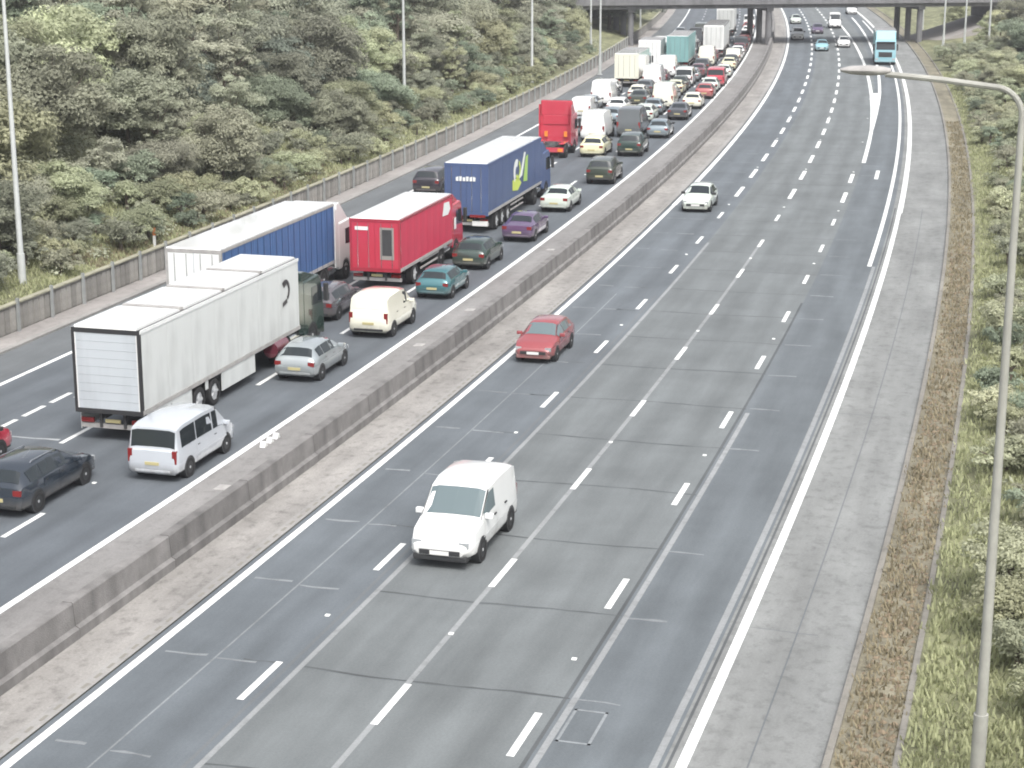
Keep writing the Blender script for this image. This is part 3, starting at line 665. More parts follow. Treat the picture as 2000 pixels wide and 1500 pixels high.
def wheel(parent, x, y, r, w_, side, rim='rim'):
    """one tyre with its rim; y is the outer face"""
    wl = empty('wheel', (x, y, r)); wl.parent = parent
    a = (0, 0, 0); b = (0, -side * w_, 0)
    key = ('tyre', round(r, 3), round(w_, 3), side)
    if key not in WM:
        t = MB(); n = 20; prof = [(r * .62, 0.0), (r * .93, 0.0), (r, -.03), (r, -w_ + .03), (r * .93, -w_), (r * .3, -w_)]; vs, fs = [], []
        for rr, yy in prof:
            for k in range(n): an = 2 * math.pi * k / n; vs.append((rr * math.cos(an), side * yy, rr * math.sin(an)))
        for i in range(len(prof) - 1):
            for k in range(n): fs.append((i * n + k, i * n + (k + 1) % n, (i + 1) * n + (k + 1) % n, (i + 1) * n + k))
        t.add(vs, fs); WM[key] = t.mesh('tyre', 40)
        m = MB(); m.cyl((0, -side * .045, 0), (0, -side * .06, 0), r * .63, r * .63, 20)
        for k in range(5):
            an = 2 * math.pi * k / 5; c, s = math.cos(an), math.sin(an); pw = r * .09
            pts = [(c * r * .12 - s * pw, s * r * .12 + c * pw), (c * r * .12 + s * pw, s * r * .12 - c * pw), (c * r * .6 + s * pw, s * r * .6 - c * pw), (c * r * .6 - s * pw, s * r * .6 + c * pw)]
            m.add([(px, -side * .012, pz) for px, pz in pts] + [(px, -side * .045, pz) for px, pz in pts], [(0, 1, 2, 3), (0, 4, 5, 1), (1, 5, 6, 2), (2, 6, 7, 3), (3, 7, 4, 0)])
        m.cyl((0, -side * .045, 0), (0, -side * .005, 0), r * .17, r * .14, 12)
        WM[key + ('rim',)] = m.mesh('rim', 40)
    link('tyre', WM[key], wl, 'tyre'); link('rim', WM[key + ('rim',)], wl, rim)
WM = {}
class Loft:
    def __init__(self, st, xoff):
        self.st = st; self.x0 = xoff
    def half(self, x):
        st = self.st; xs = [q[0] for q in st]
        p = [float(np.interp(x, xs, [q[k] for q in st])) for k in range(1, 6)]
        zb, zl, zt, wb, wt = p; top = zt - zl
        return [(0, zb), (wb * .82, zb), (wb * .975, zb + .10), (wb, zb + .5 * (zl - zb)), (wb * .965, zl), (wt, zt - min(.07, top * .35)), (wt * .72, zt - .012), (0, zt)]
    def pt(self, x, r, side):
        h = self.half(x); i = min(int(r), 6); t = r - i
        return Vector((x - self.x0, side * (h[i][0] + (h[i + 1][0] - h[i][0]) * t), h[i][1] + (h[i + 1][1] - h[i][1]) * t))
    def shell(self):
        m = MB(); vs, fs = [], []
        for q in self.st:
            h = self.half(q[0]); ring = [(q[0] - self.x0, y, z) for y, z in h] + [(q[0] - self.x0, -y, z) for y, z in h[-2:0:-1]]; n = len(ring); vs += ring
        for i in range(len(self.st) - 1):
            for k in range(n): fs.append((i * n + k, (i + 1) * n + k, (i + 1) * n + (k + 1) % n, i * n + (k + 1) % n))
        fs.append(tuple(range(n))); fs.append(tuple(range((len(self.st)) * n - 1, (len(self.st) - 1) * n - 1, -1)))
        return m.add(vs, fs)
    def patch(self, x0, x1, r0, r1, side, lift=.008, mb=None):
        xs = sorted({x0, x1} | {q[0] for q in self.st if x0 < q[0] < x1}); rs = sorted({r0, r1} | {float(k) for k in range(8) if r0 < k < r1})
        g = [[self.pt(x, r, side) for r in rs] for x in xs]; mb = mb or MB(); vs, fs = [], []
        nx, nr = len(xs), len(rs)
        for i in range(nx):
            for j in range(nr):
                a = g[min(i + 1, nx - 1)][j] - g[max(i - 1, 0)][j]; b = g[i][min(j + 1, nr - 1)] - g[i][max(j - 1, 0)]
                n = a.cross(b).normalized() * -side; vs.append(g[i][j] + n * lift)
        for i in range(nx - 1):
            for j in range(nr - 1):
                q = (i * nr + j, (i + 1) * nr + j, (i + 1) * nr + j + 1, i * nr + j + 1); fs.append(q if side < 0 else q[::-1])
        return mb.add(vs, fs)
    def top(self, x0, x1, r0=5.12, lift=.008):
        m = MB(); self.patch(x0, x1, r0, 7.0, 1, lift, m); self.patch(x0, x1, r0, 7.0, -1, lift, m); return m
def car(kind, name, label, cat, group, s, q, pm, oncoming=False, glass='glass', detail=2, lit=False, roof=None, sc=1.0, turn=0.0, lower=None, tail='lamp_red'):
    B = BODY[kind]; L = B['L']; x0 = L / 2; lo = Loft(B['st'], x0); root = empty(name); tag(root, label, cat, group)
    place(root, s + (L / 2 * sc), q, 0.008, (math.pi if oncoming else 0) + turn); root.scale = (sc, sc, sc)
    lo.shell().build('body', pm, root, 38)
    f0, f1 = B['front']; d = f1 - f0
    lo.top(f0 + d * .06, f1 - d * .08).build('windscreen', glass, root)
    if B['rear']:
        a, b = B['rear']; d = b - a; lo.top(a + d * .12, b - d * .10).build('rear_window', glass, root)
    elif kind in ('van', 'bigvan'):
        zt = .10 if kind == 'van' else .08
        for sd in (-1, 1):
            x = lo.st[3][0] - lo.x0
            lo.patch(lo.st[2][0] + .012, lo.st[3][0] - .01, 5.35, 6.85, sd, .012).build('rear_door', pm, root)
    for sd in (-1, 1):
        for a, b in B['side']: lo.patch(a, b, 4.10, 4.86, sd, .008).build('side_window', glass, root)
    sw = lo.st[4][4]; wr = B['wr']
    for sd in (-1, 1):
        for wx in B['wheels']:
            ww = float(np.interp(wx, [t[0] for t in lo.st], [t[4] for t in lo.st]))
            MB().cyl((wx - x0, sd * (ww - .30), wr + .01), (wx - x0, sd * (ww + .004), wr + .01), wr + .055, wr + .055, 20).build('wheel_arch', 'trim', root, 40)
            wheel(root, wx - x0, sd * (ww + .014), wr, .2, sd)
    if detail >= 1:
        h = lo.half(lo.st[1][0]); yw = h[4][0]; zl = h[4][1]
        up = kind in ('mpv', 'van', 'bigvan')
        for sd in (-1, 1):
            if up: MB().box(-x0 - .0 + .02, -x0 + .14, sd * (yw - .13), sd * (yw + .03), zl - .35, zl + .10).build('tail_light', tail, root)
            else: MB().box(-x0 + .015, -x0 + .20, sd * (yw - .24), sd * (yw + .022), zl - .15, zl + .02).build('tail_light', tail, root)
            hb = lo.half(lo.st[-2][0]); MB().box(L - x0 - .34, L - x0 - .055, sd * (hb[4][0] - .26), sd * (hb[4][0] + .0), hb[4][1] - .13, hb[4][1] + .02).build('headlight', 'lamp_lit' if lit else 'lamp_clear', root)
            mx = f1 - .28; my = float(np.interp(mx, [t[0] for t in lo.st], [t[4] for t in lo.st])); mz = lo.half(f1)[4][1]
            MB().box(mx - x0 - .07, mx - x0 + .07, sd * (my - .06), sd * (my + .18), mz + .02, mz + .17).build('wing_mirror', pm if detail > 1 else 'trim', root, bevel=.03)
            lo.patch(lo.st[2][0], lo.st[-3][0], 1.3, 2.1, sd, .006).build('sill', 'trim', root)
        MB().box(-x0 - .022, -x0 + .1, -.26, .26, .52 if not up else .60, .63 if not up else .71).build('number_plate', 'plate_yellow', root)
        MB().box(-x0 - .012, -x0 + .25, -.66, .66, .33, .44).build('rear_bumper', 'trim' if detail > 1 and kind in ('estate', 'suv', 'van') else pm, root, bevel=.03)
        MB().box(L - x0 - .12, L - x0 + .015, -.56, .56, .40, .54).build('grille', 'trim', root, bevel=.02)
        MB().box(L - x0 - .06, L - x0 + .028, -.26, .26, .41, .52).build('number_plate', 'plate_white', root)
        MB().box(L - x0 - .42, L - x0 - .02, -.74, .74, .22, .39).build('front_bumper', 'trim' if up else pm, root, bevel=.04)
    if detail >= 2:
        for sd in (-1, 1):
            for a, b in B['doors']:
                dr = lo.patch(a, b, 2.2, 3.94, sd, .010).build('door', pm, root); p = lo.pt(a + .16, 3.7, sd)
                MB().box(p.x - .08, p.x + .08, p.y - .02, p.y + sd * .03 + .02, p.z - .015, p.z + .015).build('door_handle', 'trim', dr)
            lo.patch(f0 - .02, f1 + .0, 4.9, 5.02, sd, .012).build('window_trim', 'trim', root)
        if B.get('rails'):
            for sd in (-1, 1):
                a = lo.pt(lo.st[4][0], 5.3, sd); b = lo.pt(lo.st[-5][0], 5.3, sd)
                MB().tube([a + Vector((0, 0, .01)), a + Vector((.1, 0, .06)), b + Vector((-.1, 0, .06)), b], .018, 6).build('roof_rail', 'chrome', root)
    return root

def tex_blobs(root, pts, m, name, y, side, th=.006):
    """flat printed marks on a side: list of polygons in x, z"""
    for poly in pts:
        a = [(x, y, z) for x, z in poly]; b = [(x, y + side * th, z) for x, z in poly]; n = len(a)
        mb = MB().add(a + b, [tuple(range(n)) if side < 0 else tuple(range(n - 1, -1, -1)), tuple(range(2 * n - 1, n - 1, -1)) if side < 0 else tuple(range(n, 2 * n))] + [(i, (i + 1) % n, (i + 1) % n + n, i + n) for i in range(n)])
        mb.build(name, m, root)
def arc_poly(cx, cz, r0, r1, a0, a1, n=10):
    o = [(cx + r1 * math.cos(R(a0 + (a1 - a0) * i / n)), cz + r1 * math.sin(R(a0 + (a1 - a0) * i / n))) for i in range(n + 1)]
    return o + [(cx + r0 * math.cos(R(a1 - (a1 - a0) * i / n)), cz + r0 * math.sin(R(a1 - (a1 - a0) * i / n))) for i in range(n + 1)]
def rear_marks(root, polys, m, name, x, th=.006):
    for poly in polys:
        n = len(poly); a = [(x, y, z) for y, z in poly]; b = [(x - th, y, z) for y, z in poly]
        MB().add(a + b, [tuple(range(n)), tuple(range(2 * n - 1, n - 1, -1))] + [(i, (i + 1) % n, (i + 1) % n + n, i + n) for i in range(n)]).build(name, m, root)

def cab(root, xf, H, pm, W=2.48, fair=True, lit=False, Lc=2.25, detail=2, visor='trim', lower=None):
    """tractor cab whose front is at xf; parts hang on one cab part"""
    prof = [(xf - Lc, .62), (xf - Lc, 2.9), (xf - .55, 2.96), (xf - .28, 2.72), (xf - .06, 1.75), (xf, 1.1), (xf - .02, .42), (xf - .5, .40), (xf - 1.3, .62)]
    hw = W / 2
    c = MB().prism(prof, -hw, hw).build('cab', pm, root, bevel=.06)
    # raked windscreen follows the slope between (xf-.28,2.72) and (xf-.06,1.75)
    def slope(z): return xf - .06 - (z - 1.75) / (2.72 - 1.75) * .22
    MB().add([(slope(1.82) + .012, -hw + .12, 1.82), (slope(1.82) + .012, hw - .12, 1.82), (slope(2.64) + .012, hw - .16, 2.64), (slope(2.64) + .012, -hw + .16, 2.64),
              (slope(1.82) - .05, -hw + .12, 1.82), (slope(1.82) - .05, hw - .12, 1.82), (slope(2.64) - .05, hw - .16, 2.64), (slope(2.64) - .05, -hw + .16, 2.64)],
             [(0, 1, 2, 3), (4, 7, 6, 5), (0, 4, 5, 1), (1, 5, 6, 2), (2, 6, 7, 3), (3, 7, 4, 0)]).build('windscreen', 'glass', c)
    for sd in (-1, 1):
        MB().prism([(xf - 1.35, 1.78), (xf - .22, 1.72), (xf - .42, 2.52), (xf - 1.35, 2.52)], sd * (hw - .02), sd * (hw + .012)).build('side_window', 'glass', c)
        MB().box(xf - .22, xf - .02, sd * (hw + .06), sd * (hw + .24), 1.75, 2.5).build('wing_mirror', 'trim', c, bevel=.03)
        MB().box(xf - .06, xf + .02, sd * (hw - .42), sd * (hw - .06), .62, .82).build('headlight', 'lamp_lit' if lit else 'lamp_clear', c, bevel=.02)
        MB().box(xf - 1.9, xf - .5, sd * (hw - .3), sd * (hw - .01), .34, .6).build('step', 'chassis', c)
    MB().box(xf - .05, xf + .018, -.8, .8, .95, 1.55).build('grille', 'trim', c, bevel=.02)
    MB().box(xf - .1, xf + .03, -hw + .02, hw - .02, .36, .58).build('bumper', lower or pm, c, bevel=.03)
    MB().box(xf - .3, xf + .06, -hw + .15, hw - .15, 2.66, 2.78).build('sun_visor', visor, c, bevel=.02)
    if fair:
        MB().prism([(xf - Lc - .05, 2.9), (xf - Lc - .05, H), (xf - Lc + .35, H), (xf - .75, 2.98), (xf - .75, 2.9)], -hw + .08, hw - .08).build('roof_fairing', pm, c, bevel=.08)
    for sd in (-1, 1):
        MB().prism([(xf - Lc - .5, .8), (xf - Lc - .5, H - .25), (xf - Lc, H - .3), (xf - Lc, .8)], sd * (hw - .05), sd * hw).build('side_fairing', pm, c)
        MB().cyl((xf - Lc - 1.35, sd * (hw - .35), .72), (xf - Lc - .35, sd * (hw - .35), .72), .30, .30, 14).build('fuel_tank', 'chrome', root, 40)
    for wx in (xf - 1.35, xf - Lc - 2.15):
        for sd in (-1, 1):
            MB().cyl((wx, sd * (hw - .5), .52), (wx, sd * (hw - .0), .52), .56, .56, 18).build('wheel_arch', 'trim', root, 40)
            wheel(root, wx, sd * (hw + .01), .51, .34, sd)
    return c
def wheels_rear(root, xs, hw, r=.5):
    for x in xs:
        for sd in (-1, 1): wheel(root, x, sd * hw, r, .36, sd)
        MB().cyl((x, -hw + .1, r), (x, hw - .1, r), .07, .07, 8).build('axle', 'chassis', root)
def box_body(root, x0, x1, z0, z1, side, roof, npan=10, frame='trim', doors='paint_white', rear='doors', W=2.55, roof_secs=1, slats=0):
    hw = W / 2
    bd = MB().box(x0 + .03, x1 - .02, -hw + .012, hw - .012, z0, z1 - .02).build('cargo_body', side, root)
    pw = (x1 - x0 - .24) / npan
    for sd in (-1, 1):
        pm = MB().box(0, pw - .02, -.006 * sd - .006, -.006 * sd + .006 + .012, z0 + .10, z1 - .12).mesh('side_panel')
        for k in range(npan):
            o = link('side_panel', pm, bd, side); o.location = (x0 + .12 + k * pw, sd * (hw - .006), 0)
        MB().box(x0, x1, sd * (hw - .03), sd * (hw + .016), z1 - .12, z1 - .0).build('top_rail', frame if frame != 'trim' else roof, bd)
        MB().box(x0, x1, sd * (hw - .03), sd * (hw + .016), z0 - .06, z0 + .09).build('bottom_rail', roof if side == 'paint_white' else 'cover_plate', bd)
    n = roof_secs; rw = (x1 - x0) / n
    for k in range(n):
        a = x0 + k * rw + (.16 if k else 0); b = x0 + (k + 1) * rw - (.10 if k < n - 1 else 0)
        MB().prism([(a, z1 - .02), (a + .02, z1 + .09), (b - .2, z1 + .09), (b, z1 - .02)] if n > 1 else [(a, z1), (a + .05, z1 + .035), (b - .05, z1 + .035), (b, z1)], -hw + (.12 if n > 1 else .05), hw - (.12 if n > 1 else .05)).build('roof_panel', roof, bd)
        if k: MB().box(a - .22, a - .004, -hw + .14, hw - .14, z1 - .02, z1 + .10).build('roof_seam', 'cover_plate', bd)
    if n > 1: MB().box(x0 + .1, x1 - .1, -hw + .04, hw - .04, z1 - .03, z1 - .008).build('roof_gutter', 'trim', bd)
    fx0, fx1 = x0 - .015, x0 + .09
    for a in ((-hw, -hw + .11, z0 - .1, z1), (hw - .11, hw, z0 - .1, z1), (-hw + .11, hw - .11, z1 - .16, z1), (-hw + .11, hw - .11, z0 - .1, z0 + .06)):
        MB().box(fx0, fx1, a[0], a[1], a[2], a[3]).build('rear_frame', frame, bd)
    if rear == 'shutter':
        zz0, zz1 = z0 + .06, z1 - .16; n = slats or 9; hh = (zz1 - zz0) / n
        for k in range(n): MB().box(x0 + .0, x0 + .05, -hw + .15, hw - .15, zz0 + k * hh + .004, zz0 + (k + 1) * hh - .004).build('shutter_slat', doors, bd)
        for sd in (-1, 1): MB().box(x0 - .008, x0 + .06, sd * (hw - .15), sd * (hw - .115), zz0, zz1).build('door_channel', 'paint_white', bd)
    else:
        for sd in (-1, 1):
            d = MB().box(x0 - .005, x0 + .05, min(sd * .012, sd * (hw - .115)), max(sd * .012, sd * (hw - .115)), z0 + .07, z1 - .17).build('rear_door', doors, bd)
            for yy in (.32, .86): MB().cyl((x0 - .03, sd * yy, z0 + .1), (x0 - .03, sd * yy, z1 - .2), .016, .016, 6).build('lock_rod', 'chrome', bd)
    return bd
def rear_gear(root, x0, z0, hw=1.27, plate='plate_yellow'):
    MB().box(x0 + .25, x0 + .36, -hw + .05, hw - .05, .46, .62).build('underrun_bar', 'cover_plate', root)
    for sd in (-1, 1):
        MB().box(x0 + .20, x0 + .28, sd * (hw - .55), sd * (hw - .08), .66, .82).build('tail_light', 'lamp_red', root)
        MB().box(x0 + .2, x0 + .3, sd * .45 - .05, sd * .45 + .05, .5, z0).build('bumper_bracket', 'chassis', root)
    MB().box(x0 + .2, x0 + .24, -.28, .28, .68, .80).build('number_plate', plate, root)
def artic(name, label, cat, group, s, q, Lt, H, side, roof, pm_cab, cabH=3.7, bed=1.15, skirt=None, npan=11, axles=3, gap=.7, guard=True, ax0=2.0, straps=None, **kw):
    """articulated lorry, trailer rear at s"""
    root = empty(name); tag(root, label, cat, group); place(root, s, q, 0.008)
    box_body(root, 0, Lt, bed, H, side, roof, npan, **kw); rear_gear(root, 0, bed)
    for sd in (-1, 1): MB().box(.4, Lt - .6, sd * .42 - .07, sd * .42 + .07, bed - .38, bed - .06).build('chassis_rail', 'chassis', root)
    ax = [ax0 + 1.32 * k for k in range(axles)]; wheels_rear(root, ax, 1.26)
    for sd in (-1, 1):
        if skirt:
            for a, b in ((ax[-1] + .62, Lt - 4.6), (.3, ax[0] - .62)):
                MB().box(a, b, sd * 1.235, sd * 1.265, .38, bed - .07).build('side_skirt', skirt, root)
            for k in range(axles - 1): MB().box(ax[k] + .55, ax[k + 1] - .55, sd * 1.23, sd * 1.26, .75, bed - .07).build('side_skirt', skirt, root)
        elif guard:
            for z in (.55, .85): MB().box(ax[-1] + .7, Lt - 4.7, sd * 1.20, sd * 1.24, z, z + .09).build('side_guard', 'cover_plate', root)
        MB().box(Lt - 4.1, Lt - 3.95, sd * .75 - .06, sd * .75 + .06, .25, bed - .1).build('landing_leg', 'chassis', root)
    MB().box(Lt - 3.0, Lt + 2.6, -.5, .5, .62, .88).build('tractor_frame', 'chassis', root)
    for sd in (-1, 1):
        MB().box(ax[0] - .75, ax[0] - .72, sd * 1.02 - .2, sd * 1.02 + .2, .18, bed - .1).build('mudflap', 'trim', root)
        if straps:
            sm = MB().box(-.022, .022, -.004, .004, bed + .02, H - .14).add([(-.035, -.01, bed - .02), (.035, -.01, bed - .02), (.035, .01, bed + .07), (-.035, .01, bed + .07)], [(0, 1, 2, 3)]).mesh('strap')
            n = int((Lt - .6) / .68)
            for k in range(n + 1):
                o = link('strap', sm, root, straps); o.location = (.3 + k * (Lt - .6) / n, sd * 1.294, 0)
    cab(root, Lt + gap + 2.25, cabH, pm_cab)
    return root
def rigid(name, label, cat, group, s, q, Lb, H, side, roof, pm_cab, oncoming=False, bed=1.05, lit=False, cabH=3.2, fair=True, npan=6, **kw):
    root = empty(name); tag(root, label, cat, group); Lt = Lb + .15 + 2.0
    place(root, s + (Lt if oncoming else 0), q, 0.008, math.pi if oncoming else 0)
    box_body(root, 0, Lb, bed, H, side, roof, npan, **kw); rear_gear(root, 0, bed)
    for sd in (-1, 1):
        MB().box(.3, Lb + 1.5, sd * .42 - .07, sd * .42 + .07, bed - .34, bed - .06).build('chassis_rail', 'chassis', root)
        for z in (.55, .85): MB().box(3.3, Lb - 1.6, sd * 1.20, sd * 1.24, z, z + .09).build('side_guard', 'cover_plate', root)
    wheels_rear(root, (2.3,), 1.26)
    xf = Lb + .15 + 2.0
    c = cab(root, xf, cabH, pm_cab, fair=fair, lit=lit, Lc=1.95)
    return root

W_ = 'paint_white'
paint('mauve', (0.115, 0.105, 0.115), 0.3); paint('ice', (0.47, 0.50, 0.54)); paint('maroon', (0.27, 0.055, 0.062)); paint('white', (0.78, 0.79, 0.78)); paint('cream', (0.74, 0.73, 0.62)); paint('black', (0.016, 0.022, 0.028)); paint('navy', (0.020, 0.028, 0.040)); paint('silver', (0.34, 0.375, 0.39), 0.35); paint('red', (0.36, 0.035, 0.055))
paint('lorry_red', (0.50, 0.045, 0.075)); paint('dull_red', (0.33, 0.075, 0.075)); paint('teal', (0.055, 0.165, 0.185), 0.3); paint('dark_green', (0.018, 0.040, 0.032)); paint('purple', (0.125, 0.080, 0.165), 0.3); paint('olive', (0.035, 0.045, 0.032))
paint('pale_green', (0.58, 0.64, 0.58)); paint('grey', (0.13, 0.145, 0.155), 0.3); paint('dark_grey', (0.055, 0.060, 0.068), 0.2); paint('blue_grey', (0.20, 0.25, 0.28), 0.3); paint('wine', (0.13, 0.03, 0.045)); paint('aqua', (0.24, 0.44, 0.50)); paint('dark_purple', (0.030, 0.026, 0.036)); paint('yellow_cream', (0.70, 0.68, 0.45))
mat('blue_curtain', (0.062, 0.135, 0.300), 0.55, var=0.10, vscale=0.8, dirt=0.15); mat('box_blue', (0.070, 0.105, 0.215), 0.45, var=0.08, vscale=1, dirt=0.12); mat('trailer_white', (0.60, 0.62, 0.61), 0.5, var=0.04, vscale=0.6, dirt=0.22); mat('shutter_grey', (0.47, 0.51, 0.54), 0.5, dirt=0.15)
mat('red_curtain', (0.52, 0.040, 0.085), 0.5, var=0.08, vscale=0.8, dirt=0.12); mat('strap_blue', (0.045, 0.09, 0.20), 0.6); mat('print_white', (0.75, 0.77, 0.76), 0.5); mat('print_green', (0.36, 0.56, 0.14), 0.5); mat('print_dark', (0.05, 0.045, 0.05), 0.5); mat('print_lime', (0.55, 0.66, 0.12), 0.5); mat('teal_sheet', (0.18, 0.34, 0.34), 0.5, dirt=0.2); mat('glass_frame', (0.28, 0.26, 0.24), 0.5)
QL = 'vehicles queuing away from the camera'; QR = 'vehicles coming towards the camera'
# ---- near vehicles on the left carriageway
car('estate', 'estate_car', 'dark navy estate car cut by the left edge of the picture, with silver roof rails', 'car', QL, 52.0, -9.15, 'paint_navy', detail=2)
car('mpv', 'people_carrier', 'bluish white people carrier with dark windows beside the barrier, behind the big white lorry', 'minibus', QL, 56.6, -6.3, 'paint_ice', detail=2, sc=.94)
t = artic('articulated_lorry', 'articulated lorry with a long all white trailer and a dark round emblem near its front', 'lorry', QL, 60.2, -9.65, 14.0, 4.02, 'trailer_white', 'paint_white', 'paint_dark_green', cabH=3.3, skirt='trailer_white', npan=7, axles=2, rear='shutter', doors='shutter_grey', roof_secs=4, gap=.55, ax0=4.4)
MB().cyl((11.2, -1.15, .82), (12.4, -1.15, .82), .32, .32, 16).build('trailer_tank', 'paint_wine', t, 40)
tex_blobs(t, [arc_poly(12.55, 2.95, .30, .46, -60, 130, 12), [(12.35, 3.30), (12.62, 3.36), (12.62, 3.18), (12.4, 3.1)], [(12.25, 2.35), (12.72, 2.45), (12.66, 2.62), (12.25, 2.52)]], 'print_dark', 'emblem', -1.292, -1)
t = artic('articulated_lorry', 'articulated lorry with blue curtain side, white roof and white cab, next to the verge wall', 'lorry', QL, 75.2, -13.35, 13.3, 4.0, 'blue_curtain', 'paint_white', 'paint_white', cabH=3.9, npan=12, doors='paint_white', frame='cover_plate', gap=.7, straps='strap_blue')
car('hatch', 'hatchback', 'silver hatchback beside the front wheels of the white lorry', 'car', QL, 69.8, -6.8, 'paint_silver', detail=2, sc=.97)
car('estate', 'estate_car', 'dark mauve grey estate car left of the cream van, ahead of the white lorry', 'car', QL, 80.3, -10.0, 'paint_mauve', detail=2, sc=.95)
car('van', 'panel_van', 'small cream white panel van with blank rear doors, next to the barrier', 'van', QL, 77.8, -6.6, 'paint_cream', detail=2)
t = rigid('box_lorry', 'red box lorry with a white roof and a pale panel on its rear door', 'lorry', QL, 87.6, -9.6, 8.7, 3.5, 'red_curtain', 'paint_white', 'paint_lorry_red', npan=8, doors='paint_lorry_red', frame='paint_red', cabH=3.4)
rear_marks(t, [[(-.95, 1.55), (-.25, 1.55), (-.25, 3.1), (-.95, 3.1)]], 'glass_frame', 'door_panel', -.012)
rear_marks(t, [[(-.84, 1.75), (-.36, 1.75), (-.36, 3.0), (-.84, 3.0)]], 'grey_dark' if 'grey_dark' in MATS else 'chassis', 'door_pane', -.02)
rear_marks(t, [[(.35, 2.95), (1.0, 2.95), (1.0, 3.12), (.35, 3.12)]], 'print_white', 'sign_band', -.012)
tex_blobs(t, [[(6.9, 2.6), (7.9, 2.55), (8.3, 2.8), (8.1, 3.2), (7.2, 3.25)], [(9.0, 1.6), (9.35, 1.6), (9.35, 2.2), (9.0, 2.2)]], 'print_white', 'emblem', -1.292, -1)
car('hatch', 'hatchback', 'teal hatchback between the red lorry and the barrier', 'car', QL, 86.3, -6.4, 'paint_teal', detail=2, sc=.94)
car('hatch', 'hatchback', 'very dark green hatchback ahead of the teal one', 'car', QL, 93.8, -6.75, 'paint_dark_green', detail=2)
car('saloon', 'saloon_car', 'purple saloon car close to the barrier', 'car', QL, 102.4, -6.35, 'paint_purple', detail=2)
car('saloon', 'saloon_car', 'pale green white saloon car beside the dark blue lorry', 'car', QL, 113.2, -6.65, 'paint_pale_green', detail=2)
car('suv', 'off_road_car', 'dark olive off road car against the barrier, ahead of the pale saloon', 'car', QL, 125.6, -6.2, 'paint_olive', detail=2)
t = artic('articulated_lorry', 'articulated lorry with a dark blue trailer bearing a white and green emblem', 'lorry', QL, 104.6, -9.8, 13.2, 4.0, 'box_blue', 'paint_white', 'box_blue', cabH=3.6, npan=8, doors='box_blue', frame='box_blue', gap=.6, guard=True)
rear_marks(t, [[(-.55 + .2 * k + (.0 if k % 2 else .02), 3.0), (-.40 + .2 * k, 3.0), (-.40 + .2 * k, 3.26 - .05 * (k % 2)), (-.55 + .2 * k, 3.26 - .05 * (k % 3 == 0))] for k in range(6)], 'print_white', 'sign_band', -.04)
tex_blobs(t, [[(5.6, 1.7), (6.9, 1.55), (7.8, 1.9), (7.0, 2.3), (5.6, 2.3)], arc_poly(7.0, 2.75, .35, .62, -150, 60, 10)], 'print_lime', 'emblem', -1.292, -1)
tex_blobs(t, [arc_poly(6.6, 2.7, .30, .75, 60, 230, 10), [(7.3, 2.2), (8.0, 2.3), (8.9, 3.6), (8.5, 3.65)]], 'print_white', 'emblem', -1.294, -1)
tex_blobs(t, [[(8.3, 1.9), (9.3, 1.8), (9.5, 3.4), (8.9, 3.3)]], 'print_green', 'emblem', -1.292, -1)
MB().box(-.03, .05, -1.1, -.2, .95, 1.1).build('lamp_board', 'lamp_red', t); MB().box(.1, .2, -1.2, -.3, .45, .72).build('rear_plate', 'plate_white', t)
car('suv', 'off_road_car', 'dark purple off road car in the nearside lane, left of the dark blue lorry', 'car', QL, 118.0, -16.1, 'paint_dark_purple', detail=1)
def tractor(name, label, s, q, H, pm):
    root = empty(name); tag(root, label, 'lorry', QL); place(root, s, q, 0.008)
    MB().box(0, 5.4, -.5, .5, .62, .9).build('chassis_frame', 'chassis', root); MB().box(-.02, .1, -1.2, 1.2, .5, .85).build('rear_crossbar', pm, root)
    for sd in (-1, 1):
        MB().box(-.06, .02, sd * .95 - .18, sd * .95 + .18, .55, .78).build('tail_light', 'lamp_orange', root)
        MB().box(.2, 2.4, sd * 1.0 - .2, sd * 1.0 + .2, 1.06, 1.12).build('mudguard', pm, root, bevel=.02); MB().box(3.02, 3.1, sd * .75 - .12, sd * .75 + .12, 1.3, 1.7).build('work_lamp', 'lamp_orange', root)
    MB().cyl((1.25, 0, .9), (1.25, 0, 1.12), .55, .45, 16).build('fifth_wheel', 'chassis', root)
    c = cab(root, 5.5, H, pm, Lc=2.3)
    MB().prism([(3.19, 2.8), (3.19, H), (3.6, H), (4.6, 3.0), (4.6, 2.8)], -1.2, 1.2).build('high_roof', pm, c, bevel=.08); MB().box(3.14, 3.2, -1.0, 1.0, 2.2, 2.9).build('rear_panel', pm, c, bevel=.03)
tractor('tractor_unit', 'tall red lorry cab without a trailer, seen from behind ahead of the dark blue lorry', 138.2, -12.35, 4.0, 'paint_lorry_red')
car('mpv', 'people_carrier', 'red van of which only a front corner shows at the left edge', 'van', QL, 53.35, -13.1, 'paint_lorry_red', detail=1)
